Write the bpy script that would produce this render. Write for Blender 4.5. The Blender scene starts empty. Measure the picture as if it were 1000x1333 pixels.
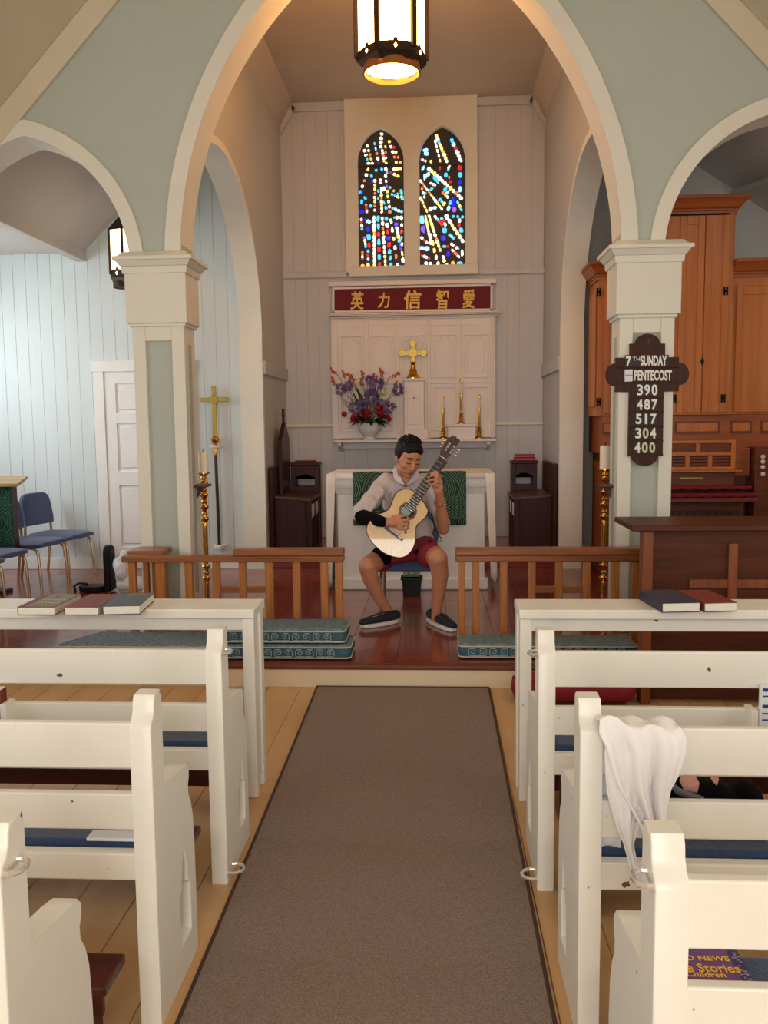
import bpy, bmesh, math, random
from mathutils import Vector as V, Matrix
random.seed(7)
SC=bpy.context.scene; COL=SC.collection
# ------------------------------------------------------------------ camera
F,VPX,VPY,ROLL,CH=1130.,566.,553.,.011,1.5      # focal length in pixels of a 1000x1333 frame, aisle vanishing point
def _pix(x,y): return V((x-500.,666.5-y,F))
_Y=_pix(VPX,VPY).normalized(); _Z=_Y.cross(_pix(VPX+1000,VPY-1000*ROLL)).normalized()
if _Z.y<0: _Z=-_Z
_X=-_Y.cross(_Z)
def _w(d): return V((_X.dot(d),_Y.dot(d),_Z.dot(d)))
CAM=V((0,0,CH))
def A(x,y,Y):
    "world point at depth Y for a spot measured on the photograph"
    d=_w(_pix(x,y)); return CAM+d*(Y/d.y)
def AX(x,y,X):
    d=_w(_pix(x,y)); return CAM+d*(X/d.x)
def AP(x,y,p0,n):
    d=_w(_pix(x,y)); return CAM+d*((p0-CAM).dot(n)/d.dot(n))
cd=bpy.data.cameras.new('camera'); cam=bpy.data.objects.new('camera',cd); COL.objects.link(cam)
cd.sensor_fit='HORIZONTAL'; cd.sensor_width=36; cd.lens=36*F/1000; cd.clip_start=.05
r_,u_,b_=_w(V((1,0,0))),_w(V((0,1,0))),-_w(V((0,0,1)))
cam.matrix_world=Matrix(((r_.x,u_.x,b_.x,CAM.x),(r_.y,u_.y,b_.y,CAM.y),(r_.z,u_.z,b_.z,CAM.z),(0,0,0,1)))
SC.camera=cam
# ------------------------------------------------------------------ light
SC.view_settings.view_transform='Standard'; SC.view_settings.look='None'
SC.view_settings.exposure=0.0; SC.view_settings.gamma=1; SC.view_settings.use_curve_mapping=False
wd=bpy.data.worlds.new('world'); SC.world=wd; wd.use_nodes=True
wd.node_tree.nodes['Background'].inputs[0].default_value=(.75,.88,1,1); wd.node_tree.nodes['Background'].inputs[1].default_value=1.2
def area(name,loc,to,sx,sy,power,col):
    l=bpy.data.lights.new(name,'AREA'); l.shape='RECTANGLE'; l.size=sx; l.size_y=sy; l.energy=power; l.color=col
    o=bpy.data.objects.new(name,l); COL.objects.link(o); o.location=loc
    o.rotation_euler=(V(to)-V(loc)).to_track_quat('-Z','Y').to_euler(); return o
area('west_window_daylight',(-.2,-3.9,1.9),(-.2,4,1.6),2.4,2.9,182,(1,.975,.93))
area('nave_left_window_daylight',(-3.6,1.6,1.75),(0,1.6,1.4),4.6,1.1,40,(.88,.95,1))
area('nave_right_window_daylight',(3.1,1.6,1.75),(0,1.6,1.4),4.6,1.1,36,(1,.985,.94))
area('chapel_window_daylight',(-4.9,6.9,1.9),(-2.2,7.3,1.2),1.5,1.9,56,(.93,.975,1))
area('organ_chamber_area_light',(4.1,6.4,2.1),(2,7.6,1.6),.9,1.2,11,(1,.95,.88))  # area light out of view in the organ chamber, aimed at the organ
# ------------------------------------------------------------------ materials
def lin(c): return tuple(((v/255)/12.92 if v/255<=.04045 else ((v/255+.055)/1.055)**2.4) for v in c)
def mat(name,rgb,rough=.5,metal=0,var=.08,scale=6,bump=0,bscale=40,stretch=(1,1,1),coat=0,spec=.5,rgb2=None,detail=4,emit=None,trans=0,sheen=0,chips=0):
    m=bpy.data.materials.new(name); m.use_nodes=True; nt=m.node_tree; b=nt.nodes['Principled BSDF']
    c=lin(rgb); b.inputs['Roughness'].default_value=rough; b.inputs['Metallic'].default_value=metal
    b.inputs['Specular IOR Level'].default_value=spec
    if coat: b.inputs['Coat Weight'].default_value=coat; b.inputs['Coat Roughness'].default_value=.12
    if trans: b.inputs['Transmission Weight'].default_value=trans
    if sheen: b.inputs['Sheen Weight'].default_value=sheen
    tc=nt.nodes.new('ShaderNodeTexCoord'); mp=nt.nodes.new('ShaderNodeMapping'); mp.inputs['Scale'].default_value=stretch
    nt.links.new(tc.outputs['Object'],mp.inputs[0])
    col=None
    if var or rgb2:
        n=nt.nodes.new('ShaderNodeTexNoise'); n.inputs['Scale'].default_value=scale; n.inputs['Detail'].default_value=detail
        nt.links.new(mp.outputs[0],n.inputs['Vector'])
        rp=nt.nodes.new('ShaderNodeValToRGB'); rp.color_ramp.elements[0].position=.32; rp.color_ramp.elements[1].position=.68
        c2=lin(rgb2) if rgb2 else c
        lo=c2 if rgb2 else tuple(v*(1-var) for v in c); hi=c if rgb2 else tuple(min(1,v*(1+var)) for v in c)
        rp.color_ramp.elements[0].color=(*lo,1); rp.color_ramp.elements[1].color=(*hi,1)
        nt.links.new(n.outputs[0],rp.inputs[0]); col=rp.outputs[0]
    if chips:
        n=nt.nodes.new('ShaderNodeTexNoise'); n.inputs['Scale'].default_value=22; n.inputs['Detail'].default_value=3
        nt.links.new(tc.outputs['Object'],n.inputs['Vector'])
        rp2=nt.nodes.new('ShaderNodeValToRGB'); rp2.color_ramp.elements[0].position=chips; rp2.color_ramp.elements[1].position=chips+.015
        nt.links.new(n.outputs[0],rp2.inputs[0])
        mx=nt.nodes.new('ShaderNodeMix'); mx.data_type='RGBA'; mx.inputs[7].default_value=(*lin((112,78,48)),1)
        nt.links.new(rp2.outputs[0],mx.inputs[0]); nt.links.new(col,mx.inputs[6]); col=mx.outputs[2]
    if col: nt.links.new(col,b.inputs['Base Color'])
    else: b.inputs['Base Color'].default_value=(*c,1)
    if bump:
        n2=nt.nodes.new('ShaderNodeTexNoise'); n2.inputs['Scale'].default_value=bscale; n2.inputs['Detail'].default_value=3
        nt.links.new(mp.outputs[0],n2.inputs['Vector']); bp=nt.nodes.new('ShaderNodeBump'); bp.inputs['Strength'].default_value=bump; bp.inputs['Distance'].default_value=.01
        nt.links.new(n2.outputs[0],bp.inputs['Height']); nt.links.new(bp.outputs[0],b.inputs['Normal'])
    if emit: b.inputs['Emission Color'].default_value=(*lin(emit[0]),1); b.inputs['Emission Strength'].default_value=emit[1]
    return m
def wood(name,a,b,rough=.4,axis=2,scale=7,coat=0,spec=.5):
    s=[1,1,1]; s=[6,6,6]; s[axis]=.35
    return mat(name,a,rough,rgb2=b,scale=scale,stretch=tuple(s),bump=.06,bscale=scale*3,coat=coat,detail=6,spec=spec)
M={}
M['cream']=mat('cream_paint',(229,225,212),.45,var=.03,scale=3,bump=.04,bscale=30)
M['pew']=mat('pew_paint',(240,237,227),.34,var=.03,scale=5,bump=.03,bscale=25,chips=.735)
M['spandrel']=mat('sage_paint',(181,188,178),.6,var=.02,scale=2)
M['board']=mat('pale_blue_paint',(214,223,223),.45,var=.02,scale=3,stretch=(3,3,.4))
M['eastboard']=mat('grey_blue_paint',(204,203,206),.45,var=.025,scale=3,stretch=(3,3,.4))
M['side']=mat('warm_grey_paint',(198,194,188),.55,var=.02,scale=2)
M['ceil']=mat('ceiling_paint',(205,192,178),.5,var=.03,scale=2)
M['chapelceil']=mat('chapel_ceiling_paint',(206,198,190),.6,var=.02,scale=2)
M['naveceil']=mat('nave_ceiling_paint',(214,202,178),.6,var=.03,scale=2)
M['white']=mat('white_gloss_paint',(240,238,234),.35,var=.02,scale=4)
M['reredos']=mat('reredos_paint',(238,228,222),.4,var=.02,scale=4)
M['navefloor']=mat('tan_floor_paint',(212,172,122),.33,var=.0,rgb2=(198,156,107),scale=3,stretch=(3,.6,1),bump=.05,bscale=12)
M['riser']=mat('tan_riser_paint',(224,202,170),.45,var=.03,scale=3)
M['redfloor2']=wood('red_parquet_block',(146,54,30),(104,36,20),.22,1,6,coat=.5)
M['redfloor']=wood('red_wood_floor',(158,62,36),(118,42,24),.2,0,5,coat=.5)
M['nosing']=wood('nosing_wood',(118,58,36),(92,40,24),.35,0)
M['carpet']=mat('brown_carpet',(156,139,130),.95,rgb2=(128,113,105),scale=160,bump=.5,bscale=220,spec=.1)
M['carpetedge']=mat('carpet_binding',(72,52,44),.9,var=.1,scale=60)
M['oakrail']=wood('oak_rail',(190,122,64),(160,96,46),.32,2)
M['oakrailx']=wood('oak_rail_top',(160,98,58),(128,74,42),.3,0)
M['organ']=wood('organ_wood',(196,114,44),(176,97,33),.36,2,3)
M['organx']=wood('organ_wood_crossgrain',(170,88,34),(142,68,25),.36,0,3)
M['organdark']=wood('organ_dark_wood',(120,54,28),(92,40,22),.4,0,5)
M['dark']=wood('dark_mahogany',(72,28,26),(48,16,16),.35,2,5,spec=.25)
M['screen']=wood('brown_desk_wood',(92,46,26),(66,32,17),.45,0,5,spec=.25)
M['screenpost']=wood('brown_post_wood',(140,76,40),(114,60,30),.4,2,5)
M['kneeler']=wood('kneeler_wood',(92,36,28),(66,24,20),.35,0,5)
M['navy']=mat('navy_cushion_cloth',(44,66,104),.85,var=.12,scale=60,bump=.3,bscale=150,sheen=.3)
M['chairblue']=mat('blue_chair_fabric',(66,82,124),.85,var=.12,scale=80,bump=.3,bscale=160,sheen=.3)
M['brass']=mat('polished_brass',(206,158,72),.2,1,var=.06,scale=8)
M['brassmatte']=mat('brass_matte',(172,148,80),.38,1,var=.06,scale=8)
M['chrome']=mat('chrome',(214,206,190),.18,1,var=.0)
M['chairleg']=mat('champagne_metal',(196,172,134),.3,1,var=.04)
M['silver']=mat('bright_metal_loop',(226,226,222),.25,.7,var=0)
M['iron']=mat('dark_bronze',(58,44,34),.45,.7,var=.1,scale=20)
M['black']=mat('black_plastic',(12,11,12),.45,var=.1,spec=.2)
M['blackcloth']=mat('black_knit',(10,10,14),.95,var=.1,scale=60,spec=.1)
M['wax']=mat('candle_wax',(240,228,206),.5,var=.03,scale=8)
M['page']=mat('book_pages',(232,228,214),.7,var=.06,scale=60,stretch=(.3,.3,8))
M['maroon']=mat('maroon_book_cloth',(122,42,38),.5,var=.06,scale=30)
M['navybook']=mat('navy_book_cloth',(30,38,66),.45,var=.06,scale=30)
M['greybook']=mat('slate_book_cloth',(78,90,104),.5,var=.05,scale=30)
M['olivebook']=mat('grey_green_cover',(128,128,112),.5,var=.05,scale=30)
M['red']=mat('red_cloth',(132,16,28),.7,var=.1,scale=30)
M['signred']=mat('crimson_cloth',(112,16,34),.75,var=.08,scale=30)
M['gold']=mat('gold_lettering',(206,160,70),.4,.4,var=.05)
M['cushtop']=mat('grey_teal_carpet_cloth',(136,156,166),.95,rgb2=(94,118,130),scale=45,bump=.5,bscale=120,spec=.1)
M['cushside']=mat('teal_brocade',(58,92,108),.8,var=.1,scale=60)
M['cushkey']=mat('pale_teal_thread',(140,168,172),.8,var=.05,scale=60)
M['piping']=mat('cream_piping',(196,192,168),.8,var=.05)
M['linen']=mat('white_linen',(246,238,228),.8,var=.02,scale=10,bump=.06,bscale=40)
M['cloth']=mat('white_cotton',(244,242,242),.85,var=.02,scale=10,bump=.1,bscale=60)
M['leaf']=mat('leaf_green',(46,66,36),.5,var=.25,scale=12)
M['paper']=mat('white_paper',(232,236,240),.7,var=.02)
M['skin']=mat('skin',(196,134,102),.5,var=.05,scale=20)
M['hair']=mat('black_hair',(12,10,10),.6,rgb2=(22,18,17),scale=60,stretch=(1,1,.3),bump=.4,bscale=90,spec=.25)
M['shirt']=mat('pale_shirt',(205,193,194),.8,var=.05,scale=10,bump=.5,bscale=14,stretch=(1,1,.6))
M['shorts']=mat('red_shorts',(132,24,44),.8,var=.08,scale=12,bump=.4,bscale=14)
M['shoe']=mat('navy_canvas',(30,33,44),.7,var=.1,scale=60)
M['sole']=mat('white_rubber',(226,222,214),.6,var=.02)
M['spruce']=mat('varnished_spruce',(228,190,128),.25,rgb2=(216,174,112),scale=8,stretch=(14,14,.6),coat=1)
M['spruce'].node_tree.nodes['Principled BSDF'].inputs['Coat Roughness'].default_value=.03
M['guitarside']=mat('rosewood',(70,36,24),.2,var=.15,scale=12,coat=.5)
M['ebony']=mat('ebony',(36,32,32),.35,var=.1)
M['holepatch']=mat('pale_blue_patch',(150,178,188),.5,var=.05)
M['lip']=mat('lip_skin',(150,78,66),.5,var=.03)
M['glasslamp']=mat('lit_lamp_glass',(255,236,190),.3,var=0,emit=((255,180,98),21))
M['glassoff']=mat('lit_lamp_glass_chapel',(255,240,210),.3,var=0,emit=((255,226,180),3))
M['lead']=mat('dark_leading',(52,42,38),.6,var=.1)
for n,c,s in (('white',(255,246,226),2.2),('yellow',(255,226,120),1.6),('amber',(255,178,40),1.2),('red',(214,34,50),.9),('cyan',(70,190,226),1.3),('blue',(24,28,224),1.2),('sky',(150,208,255),1.8),('orange',(222,124,84),1.0),('violet',(170,90,214),.9)):
    M['g_'+n]=mat('stained_glass_'+n,c,.2,var=0,emit=(c,s))
# green woven altar cloth: pale wavy lines
def zebra(name,dark,light,scale):
    m=mat(name,dark,.85,var=0); nt=m.node_tree; b=nt.nodes['Principled BSDF']
    tc=nt.nodes.new('ShaderNodeTexCoord'); w=nt.nodes.new('ShaderNodeTexWave'); w.wave_type='RINGS'; w.rings_direction='Y'
    w.inputs['Scale'].default_value=scale; w.inputs['Distortion'].default_value=3.5; w.inputs['Detail'].default_value=1.5; w.inputs['Detail Scale'].default_value=1.2
    mp=nt.nodes.new('ShaderNodeMapping'); nt.links.new(tc.outputs['Object'],mp.inputs[0])
    # repeat the motif: ping-pong in x and z
    sx=nt.nodes.new('ShaderNodeSeparateXYZ'); nt.links.new(mp.outputs[0],sx.inputs[0]); cx=nt.nodes.new('ShaderNodeCombineXYZ')
    for i,a in ((0,.13),(2,.15)):
        q=nt.nodes.new('ShaderNodeMath'); q.operation='PINGPONG'; q.inputs[1].default_value=a
        nt.links.new(sx.outputs[i],q.inputs[0]); nt.links.new(q.outputs[0],cx.inputs[i])
    nt.links.new(cx.outputs[0],w.inputs['Vector'])
    rp=nt.nodes.new('ShaderNodeValToRGB'); rp.color_ramp.elements[0].position=.72; rp.color_ramp.elements[1].position=.92
    rp.color_ramp.elements[0].color=(*lin(dark),1); rp.color_ramp.elements[1].color=(*lin(light),1)
    nt.links.new(w.outputs[0],rp.inputs[0]); nt.links.new(rp.outputs[0],b.inputs['Base Color']); return m
M['frontal']=zebra('green_frontal_weave',(24,58,48),(112,140,116),17)
# ------------------------------------------------------------------ mesh helpers
ORG={}
class MB:
    def __init__(s): s.v=[]; s.f=[]; s.m=[]
    def add(s,vs,fs,m=0):
        o=len(s.v); s.v+=[V(p) for p in vs]
        for f in fs: s.f.append([o+i for i in f]); s.m.append(m)
        return s
    def box(s,x0,x1,y0,y1,z0,z1,m=0):
        return s.add([(x0,y0,z0),(x1,y0,z0),(x1,y1,z0),(x0,y1,z0),(x0,y0,z1),(x1,y0,z1),(x1,y1,z1),(x0,y1,z1)],
          [(0,3,2,1),(4,5,6,7),(0,1,5,4),(1,2,6,5),(2,3,7,6),(3,0,4,7)],m)
    def bar(s,p,q,w,h,up=(0,0,1),m=0):
        p,q=V(p),V(q); d=(q-p).normalized(); u=V(up); a=d.cross(u)
        if a.length<1e-4: a=d.cross(V((1,0,0)))
        a.normalize(); u=a.cross(d)
        vs=[c+a*(w/2*i)+u*(h/2*j) for c in (p,q) for i,j in ((-1,-1),(1,-1),(1,1),(-1,1))]
        return s.add(vs,[(3,2,1,0),(4,5,6,7),(0,1,5,4),(1,2,6,5),(2,3,7,6),(3,0,4,7)],m)
    def tube(s,pts,r,n=8,closed=False,m=0):
        pts=[V(p) for p in pts]; N=len(pts); rs=r if isinstance(r,(list,tuple)) else [r]*N
        ref=None; o=len(s.v)
        for i,p in enumerate(pts):
            a=pts[(i-1)%N] if (closed or i>0) else p; b=pts[(i+1)%N] if (closed or i<N-1) else p
            d=(b-a).normalized()
            if ref is None:
                ref=d.cross(V((.13,.31,.94)));
                if ref.length<.1: ref=d.cross(V((1,0,0)))
            ref=(ref-d*ref.dot(d)).normalized(); e=d.cross(ref)
            for k in range(n):
                t=2*math.pi*k/n; s.v.append(p+(ref*math.cos(t)+e*math.sin(t))*rs[i])
        for i in range(N if closed else N-1):
            for k in range(n):
                j=(i+1)%N; s.f.append([o+i*n+k,o+i*n+(k+1)%n,o+j*n+(k+1)%n,o+j*n+k]); s.m.append(m)
        if not closed:
            s.f.append([o+k for k in range(n)][::-1]); s.m.append(m); s.f.append([o+(N-1)*n+k for k in range(n)]); s.m.append(m)
        return s
    def lathe(s,prof,c=(0,0,0),n=16,m=0,rot=None,sx=1,sy=1):
        o=len(s.v); c=V(c)
        for r,z in prof:
            for k in range(n):
                t=2*math.pi*k/n; p=V((r*math.cos(t)*sx,r*math.sin(t)*sy,z)); s.v.append(c+(rot@p if rot else p))
        for i in range(len(prof)-1):
            for k in range(n): s.f.append([o+i*n+k,o+i*n+(k+1)%n,o+(i+1)*n+(k+1)%n,o+(i+1)*n+k]); s.m.append(m)
        s.f.append([o+k for k in range(n)][::-1]); s.m.append(m); L=len(prof)-1; s.f.append([o+L*n+k for k in range(n)]); s.m.append(m)
        return s
    def prism(s,pts,off,m=0):
        n=len(pts); off=V(off); pts=[V(p) for p in pts]
        return s.add(pts+[p+off for p in pts],[list(range(n)),list(range(2*n-1,n-1,-1))]+[[i,n+i,n+(i+1)%n,(i+1)%n] for i in range(n)],m)
    def grid(s,rows,m=0):
        o=len(s.v); R,Cn=len(rows),len(rows[0])
        for r in rows: s.v+=[V(p) for p in r]
        for i in range(R-1):
            for j in range(Cn-1): s.f.append([o+i*Cn+j,o+i*Cn+j+1,o+(i+1)*Cn+j+1,o+(i+1)*Cn+j]); s.m.append(m)
        return s
    def ball(s,c,r,rot=None,n=12,k=8,m=0):
        rx,ry,rz=(r,r,r) if not isinstance(r,(tuple,list)) else r
        pr=[(math.sin(math.pi*i/k),-math.cos(math.pi*i/k)) for i in range(k+1)]
        pr[0]=(.02,-1); pr[-1]=(.02,1); o=len(s.v); c=V(c)
        for a,z in pr:
            for j in range(n):
                t=2*math.pi*j/n; p=V((a*math.cos(t)*rx,a*math.sin(t)*ry,z*rz)); s.v.append(c+(rot@p if rot else p))
        for i in range(k):
            for j in range(n): s.f.append([o+i*n+j,o+i*n+(j+1)%n,o+(i+1)*n+(j+1)%n,o+(i+1)*n+j]); s.m.append(m)
        s.f.append([o+j for j in range(n)][::-1]); s.m.append(m); s.f.append([o+k*n+j for j in range(n)]); s.m.append(m)
        return s
    def cap(s,p,q,r1,r2,n=12):
        "rounded cone"
        p,q=V(p),V(q); d=q-p; L=d.length
        if L<1e-5: return s.ball(p,max(r1,r2))
        rot=d.to_track_quat('Z','Y').to_matrix(); pr=[]
        for i in range(5): a=math.pi/2*i/4; pr.append((max(.02*r1,r1*math.sin(a)),-r1*math.cos(a)))
        for i in range(5): a=math.pi/2*i/4; pr.append((max(.02*r2,r2*math.cos(a)),L+r2*math.sin(a)))
        return s.lathe(pr,p,n,rot=rot)
    def build(s,name,mats,parent=None,bevel=0,seg=2,smooth=None,solid=0,sub=0,fixn=True):
        me=bpy.data.meshes.new(name); vs=s.v
        if parent is not None: org=ORG[parent.name]
        else:
            xs=[p.x for p in vs]; ys=[p.y for p in vs]; zs=[p.z for p in vs]
            org=V(((min(xs)+max(xs))/2,(min(ys)+max(ys))/2,min(zs)))
        me.from_pydata([p-org for p in vs],[],s.f)
        if not isinstance(mats,(list,tuple)): mats=[mats]
        for m in mats: me.materials.append(m)
        if len(mats)>1: me.polygons.foreach_set('material_index',s.m)
        if fixn:
            bm=bmesh.new(); bm.from_mesh(me); bmesh.ops.recalc_face_normals(bm,faces=bm.faces); bm.to_mesh(me); bm.free()
        if smooth is None: smooth=35
        if smooth:
            me.polygons.foreach_set('use_smooth',[True]*len(me.polygons)); me.set_sharp_from_angle(angle=math.radians(smooth))
        o=bpy.data.objects.new(name,me); COL.objects.link(o); ORG[o.name]=org
        if parent is not None: o.parent=parent
        else: o.location=org
        if solid: md=o.modifiers.new('solid','SOLIDIFY'); md.thickness=solid; md.offset=0
        if bevel: md=o.modifiers.new('bevel','BEVEL'); md.width=bevel; md.segments=seg; md.limit_method='ANGLE'; md.angle_limit=math.radians(40); md.harden_normals=False
        if sub: md=o.modifiers.new('sub','SUBSURF'); md.levels=sub; md.render_levels=sub
        return o
def tag(o,label=None,cat=None,group=None,kind=None):
    if label: o['label']=label
    if cat: o['category']=cat
    if group: o['group']=group
    if kind: o['kind']=kind
    return o
def thing(name,label,cat,loc,group=None,kind=None):
    o=bpy.data.objects.new(name,None); COL.objects.link(o); o.location=V(loc); o.empty_display_size=.1; ORG[o.name]=V(loc)
    return tag(o,label,cat,group,kind)
def dup(root,loc,rotz=0,label=None,scale=None):
    r=root.copy(); COL.objects.link(r); r.location=loc; r.rotation_euler=(0,0,rotz)
    if label: r['label']=label
    for ch in list(root.children):
        c=ch.copy(); COL.objects.link(c); c.parent=r
        for g in ch.children: d=g.copy(); COL.objects.link(d); d.parent=c
    return r
def box(name,m,x0,x1,y0,y1,z0,z1,parent=None,bevel=.004,kind=None):
    return tag(MB().box(x0,x1,y0,y1,z0,z1).build(name,m,parent,bevel),kind=kind)
def text_mb(body,size,xs=1,bold=0,extr=.001):
    "lettering as mesh in the XZ plane, facing -Y, centred; returns an MB"
    c=bpy.data.curves.new('lettering','FONT'); c.body=body; c.size=size; c.align_x='CENTER'; c.align_y='CENTER'; c.extrude=extr; c.offset=bold; c.resolution_u=3
    o=bpy.data.objects.new('lettering',c); COL.objects.link(o); bpy.context.view_layer.update()
    me=bpy.data.meshes.new_from_object(o.evaluated_get(bpy.context.evaluated_depsgraph_get()))
    b=MB(); b.add([V((v.co.x*xs,-v.co.z,v.co.y)) for v in me.vertices],[list(p.vertices) for p in me.polygons])
    bpy.data.objects.remove(o); bpy.data.curves.remove(c); bpy.data.meshes.remove(me); return b
def place(mb,rot,loc):
    mb.v=[rot@p+V(loc) for p in mb.v]; return mb
def blob(name,mb,m,parent,voxel=.007,smooth=4,factor=.5,disp=None):
    "fuse overlapping shapes into one continuous skin"
    me=bpy.data.meshes.new(name); me.from_pydata(mb.v,[],mb.f)
    o=bpy.data.objects.new(name,me); COL.objects.link(o)
    bm=bmesh.new(); bm.from_mesh(me); bmesh.ops.recalc_face_normals(bm,faces=bm.faces); bm.to_mesh(me); bm.free()
    md=o.modifiers.new('r','REMESH'); md.mode='VOXEL'; md.voxel_size=voxel
    md=o.modifiers.new('s','SMOOTH'); md.iterations=smooth; md.factor=factor
    bpy.context.view_layer.update()
    m2=bpy.data.meshes.new_from_object(o.evaluated_get(bpy.context.evaluated_depsgraph_get()))
    bpy.data.objects.remove(o); bpy.data.meshes.remove(me)
    if disp:
        for v in m2.vertices: v.co+=v.normal*disp(v.co)
    m2.materials.clear(); m2.materials.append(m); m2.polygons.foreach_set('use_smooth',[True]*len(m2.polygons)); m2.polygons.foreach_set('material_index',[0]*len(m2.polygons))
    m2.name=name
    o=bpy.data.objects.new(name,m2); COL.objects.link(o)
    if parent is not None:
        org=ORG[parent.name]; o.parent=parent
    else:
        xs=[v.co for v in m2.vertices]; org=V((sum(p.x for p in xs)/len(xs),sum(p.y for p in xs)/len(xs),min(p.z for p in xs))); o.location=org
    m2.transform(Matrix.Translation(-org)); ORG[o.name]=org
    return o
# ------------------------------------------------------------------ setting
S,T=.125,.26                 # chancel platform, sanctuary step
XL,XR,XC=-1.64,1.18,-.23     # chancel side walls
YA,YB,YJ,YE=5.7,5.95,8.26,9.6
EDGE=4.88
def struct(o): o['kind']='structure'; return o
fl=struct(box('floor',M['carpetedge'],-3.8,3.4,-4.2,EDGE+.05,-.12,-.02,bevel=0))
def planks(name,m,parent,runs,bevel=.002):
    for a in runs: MB().box(*a).build(name,m,parent,bevel,seg=1)
x=-3.8; k=0
while x<3.4:
    w=.165+.03*random.random(); x1=min(x+w,3.4)
    cut=[-4.2,-1.0+random.random()*1.5,2.2+random.random()*1.6,EDGE-.012]
    planks('floor_plank',M['navefloor'],fl,[(x+.0006,x1-.0006,c0+.0006,c1-.0006,-.02,.0) for c0,c1 in zip(cut,cut[1:])])
    x=x1
fp=struct(box('floor_chancel',M['redfloor'],-5,4.3,EDGE,8.7,-.12,S-.006,bevel=0))
struct(box('trim_1',M['nosing'],-3.8,3.4,EDGE-.025,EDGE+.05,S-.022,S+.004,bevel=.006))
struct(box('trim_2',M['riser'],-3.8,3.4,EDGE-.014,EDGE+.002,-.02,S-.022,bevel=0))
fs=struct(box('floor_sanctuary',M['redfloor'],XL-.2,XR+.2,YJ+.05,YE+.2,S,T,bevel=.005))
nx,ny,tw=19,11,.3055
for i in range(nx):
    for j in range(ny):
        xa,ya=-4.2+tw*i,EDGE+.05+.302*j
        MB().box(xa+.0006,xa+tw-.0006,ya+.0006,ya+.302-.0006,S-.006,S).build('floor_tile',M['redfloor'] if (i+j)%2 else M['redfloor2'],fp,.0012,seg=1)
MB().box(-5,-4.2,EDGE+.05,8.6,S-.006,S).build('floor_strip',M['redfloor'],fp); MB().box(-4.2+tw*nx,4.3,EDGE+.05,8.6,S-.006,S).build('floor_strip',M['redfloor'],fp)
# arch wall -----------------------------------------------------------
def arc_half(x,x0,r,z0):   # x0 spring, arc bulging up towards +x
    d=x-(x0+r); return z0+math.sqrt(max(0,r*r-d*d))
def h_center(x,g=0):
    a=XL-g; r=2.42+g*.6; t=x if x<=XC else 2*XC-x
    return arc_half(min(t,XC),a,r,2.57) if t>a else None
CL,CR=-2.64,2.2
def h_side(x,c,s,g=0):
    t=abs(x-c); hw=s+g
    if t>hw: return None
    return arc_half(-t,-hw,.86+g,2.55)
SL,SR=.665,.755
def roofz(x): return 6.25-abs(x-XC)*1.05
def wall_slab(name,m,xs,low,high,y0,y1):
    b=MB()
    rows=[[(x,y0,low(x)) for x in xs],[(x,y0,high(x)) for x in xs],[(x,y1,high(x)) for x in xs],[(x,y1,low(x)) for x in xs],[(x,y0,low(x)) for x in xs]]
    b.grid(rows); n=len(xs)
    b.add([rows[0][0],rows[1][0],rows[2][0],rows[3][0]],[(0,1,2,3)]); b.add([rows[0][-1],rows[1][-1],rows[2][-1],rows[3][-1]],[(0,1,2,3)])
    return b
def lin_s(a,b,n): return [a+(b-a)*i/n for i in range(n+1)]
def ease(a,b,n): return [a+(b-a)*(.5-.5*math.cos(math.pi*i/n)) for i in range(n+1)]
xs=[-3.8]+ease(CL-SL,CL,14)+ease(CL,CL+SL,18)[1:]+ease(XL,XC,26)+ease(XC,XR,26)[1:]+ease(CR-SR,CR,18)+ease(CR,CR+SR,14)[1:]+[3.4]
def low(x):
    for f in (lambda x:h_center(x),lambda x:h_side(x,CL,SL),lambda x:h_side(x,CR,SR)):
        z=f(x)
        if z is not None: return z+.035
    return 2.58
struct(wall_slab('wall_arches',M['spandrel'],xs,low,roofz,YA,YB).build('wall_arches',M['spandrel'],smooth=30))
def trim_arch(name,inner,outer,y0,y1,m):
    b=MB(); n=len(inner)
    b.grid([[(x,y0,z) for x,z in inner],[(x,y0,z) for x,z in outer],[(x,y1,z) for x,z in outer],[(x,y1,z) for x,z in inner],[(x,y0,z) for x,z in inner]])
    return b
def half_pts(c,hw,r,z0,n=26):
    # pointed arch of two arcs: outline from left spring over the apex to the right spring
    pts=[]; cx=c-hw+r; a1=math.acos(max(-1,min(1,(cx-c)/r)))
    for i in range(n+1):
        a=a1*i/n; pts.append((cx-r*math.cos(a),z0+r*math.sin(a)))
    return pts+[(2*c-x,z) for x,z in pts[-2::-1]]
hc=(XR-XL)/2
inn=half_pts(XC,hc,2.42,2.57); out=half_pts(XC,hc+.108,2.62,2.53)
struct(trim_arch('trim',inn,out,YA-.022,YB+.02,0).build('trim_3',M['cream'],bevel=.004))
for n_,c,s in (('trim_4',CL,SL),('trim_5',CR,SR)):
    inn=half_pts(c,s,.86,2.55); out=half_pts(c,s+.09,.965,2.55)
    struct(trim_arch('trim',inn,out,YA-.022,YB+.02,0).build(n_,M['cream'],bevel=.004))
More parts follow.
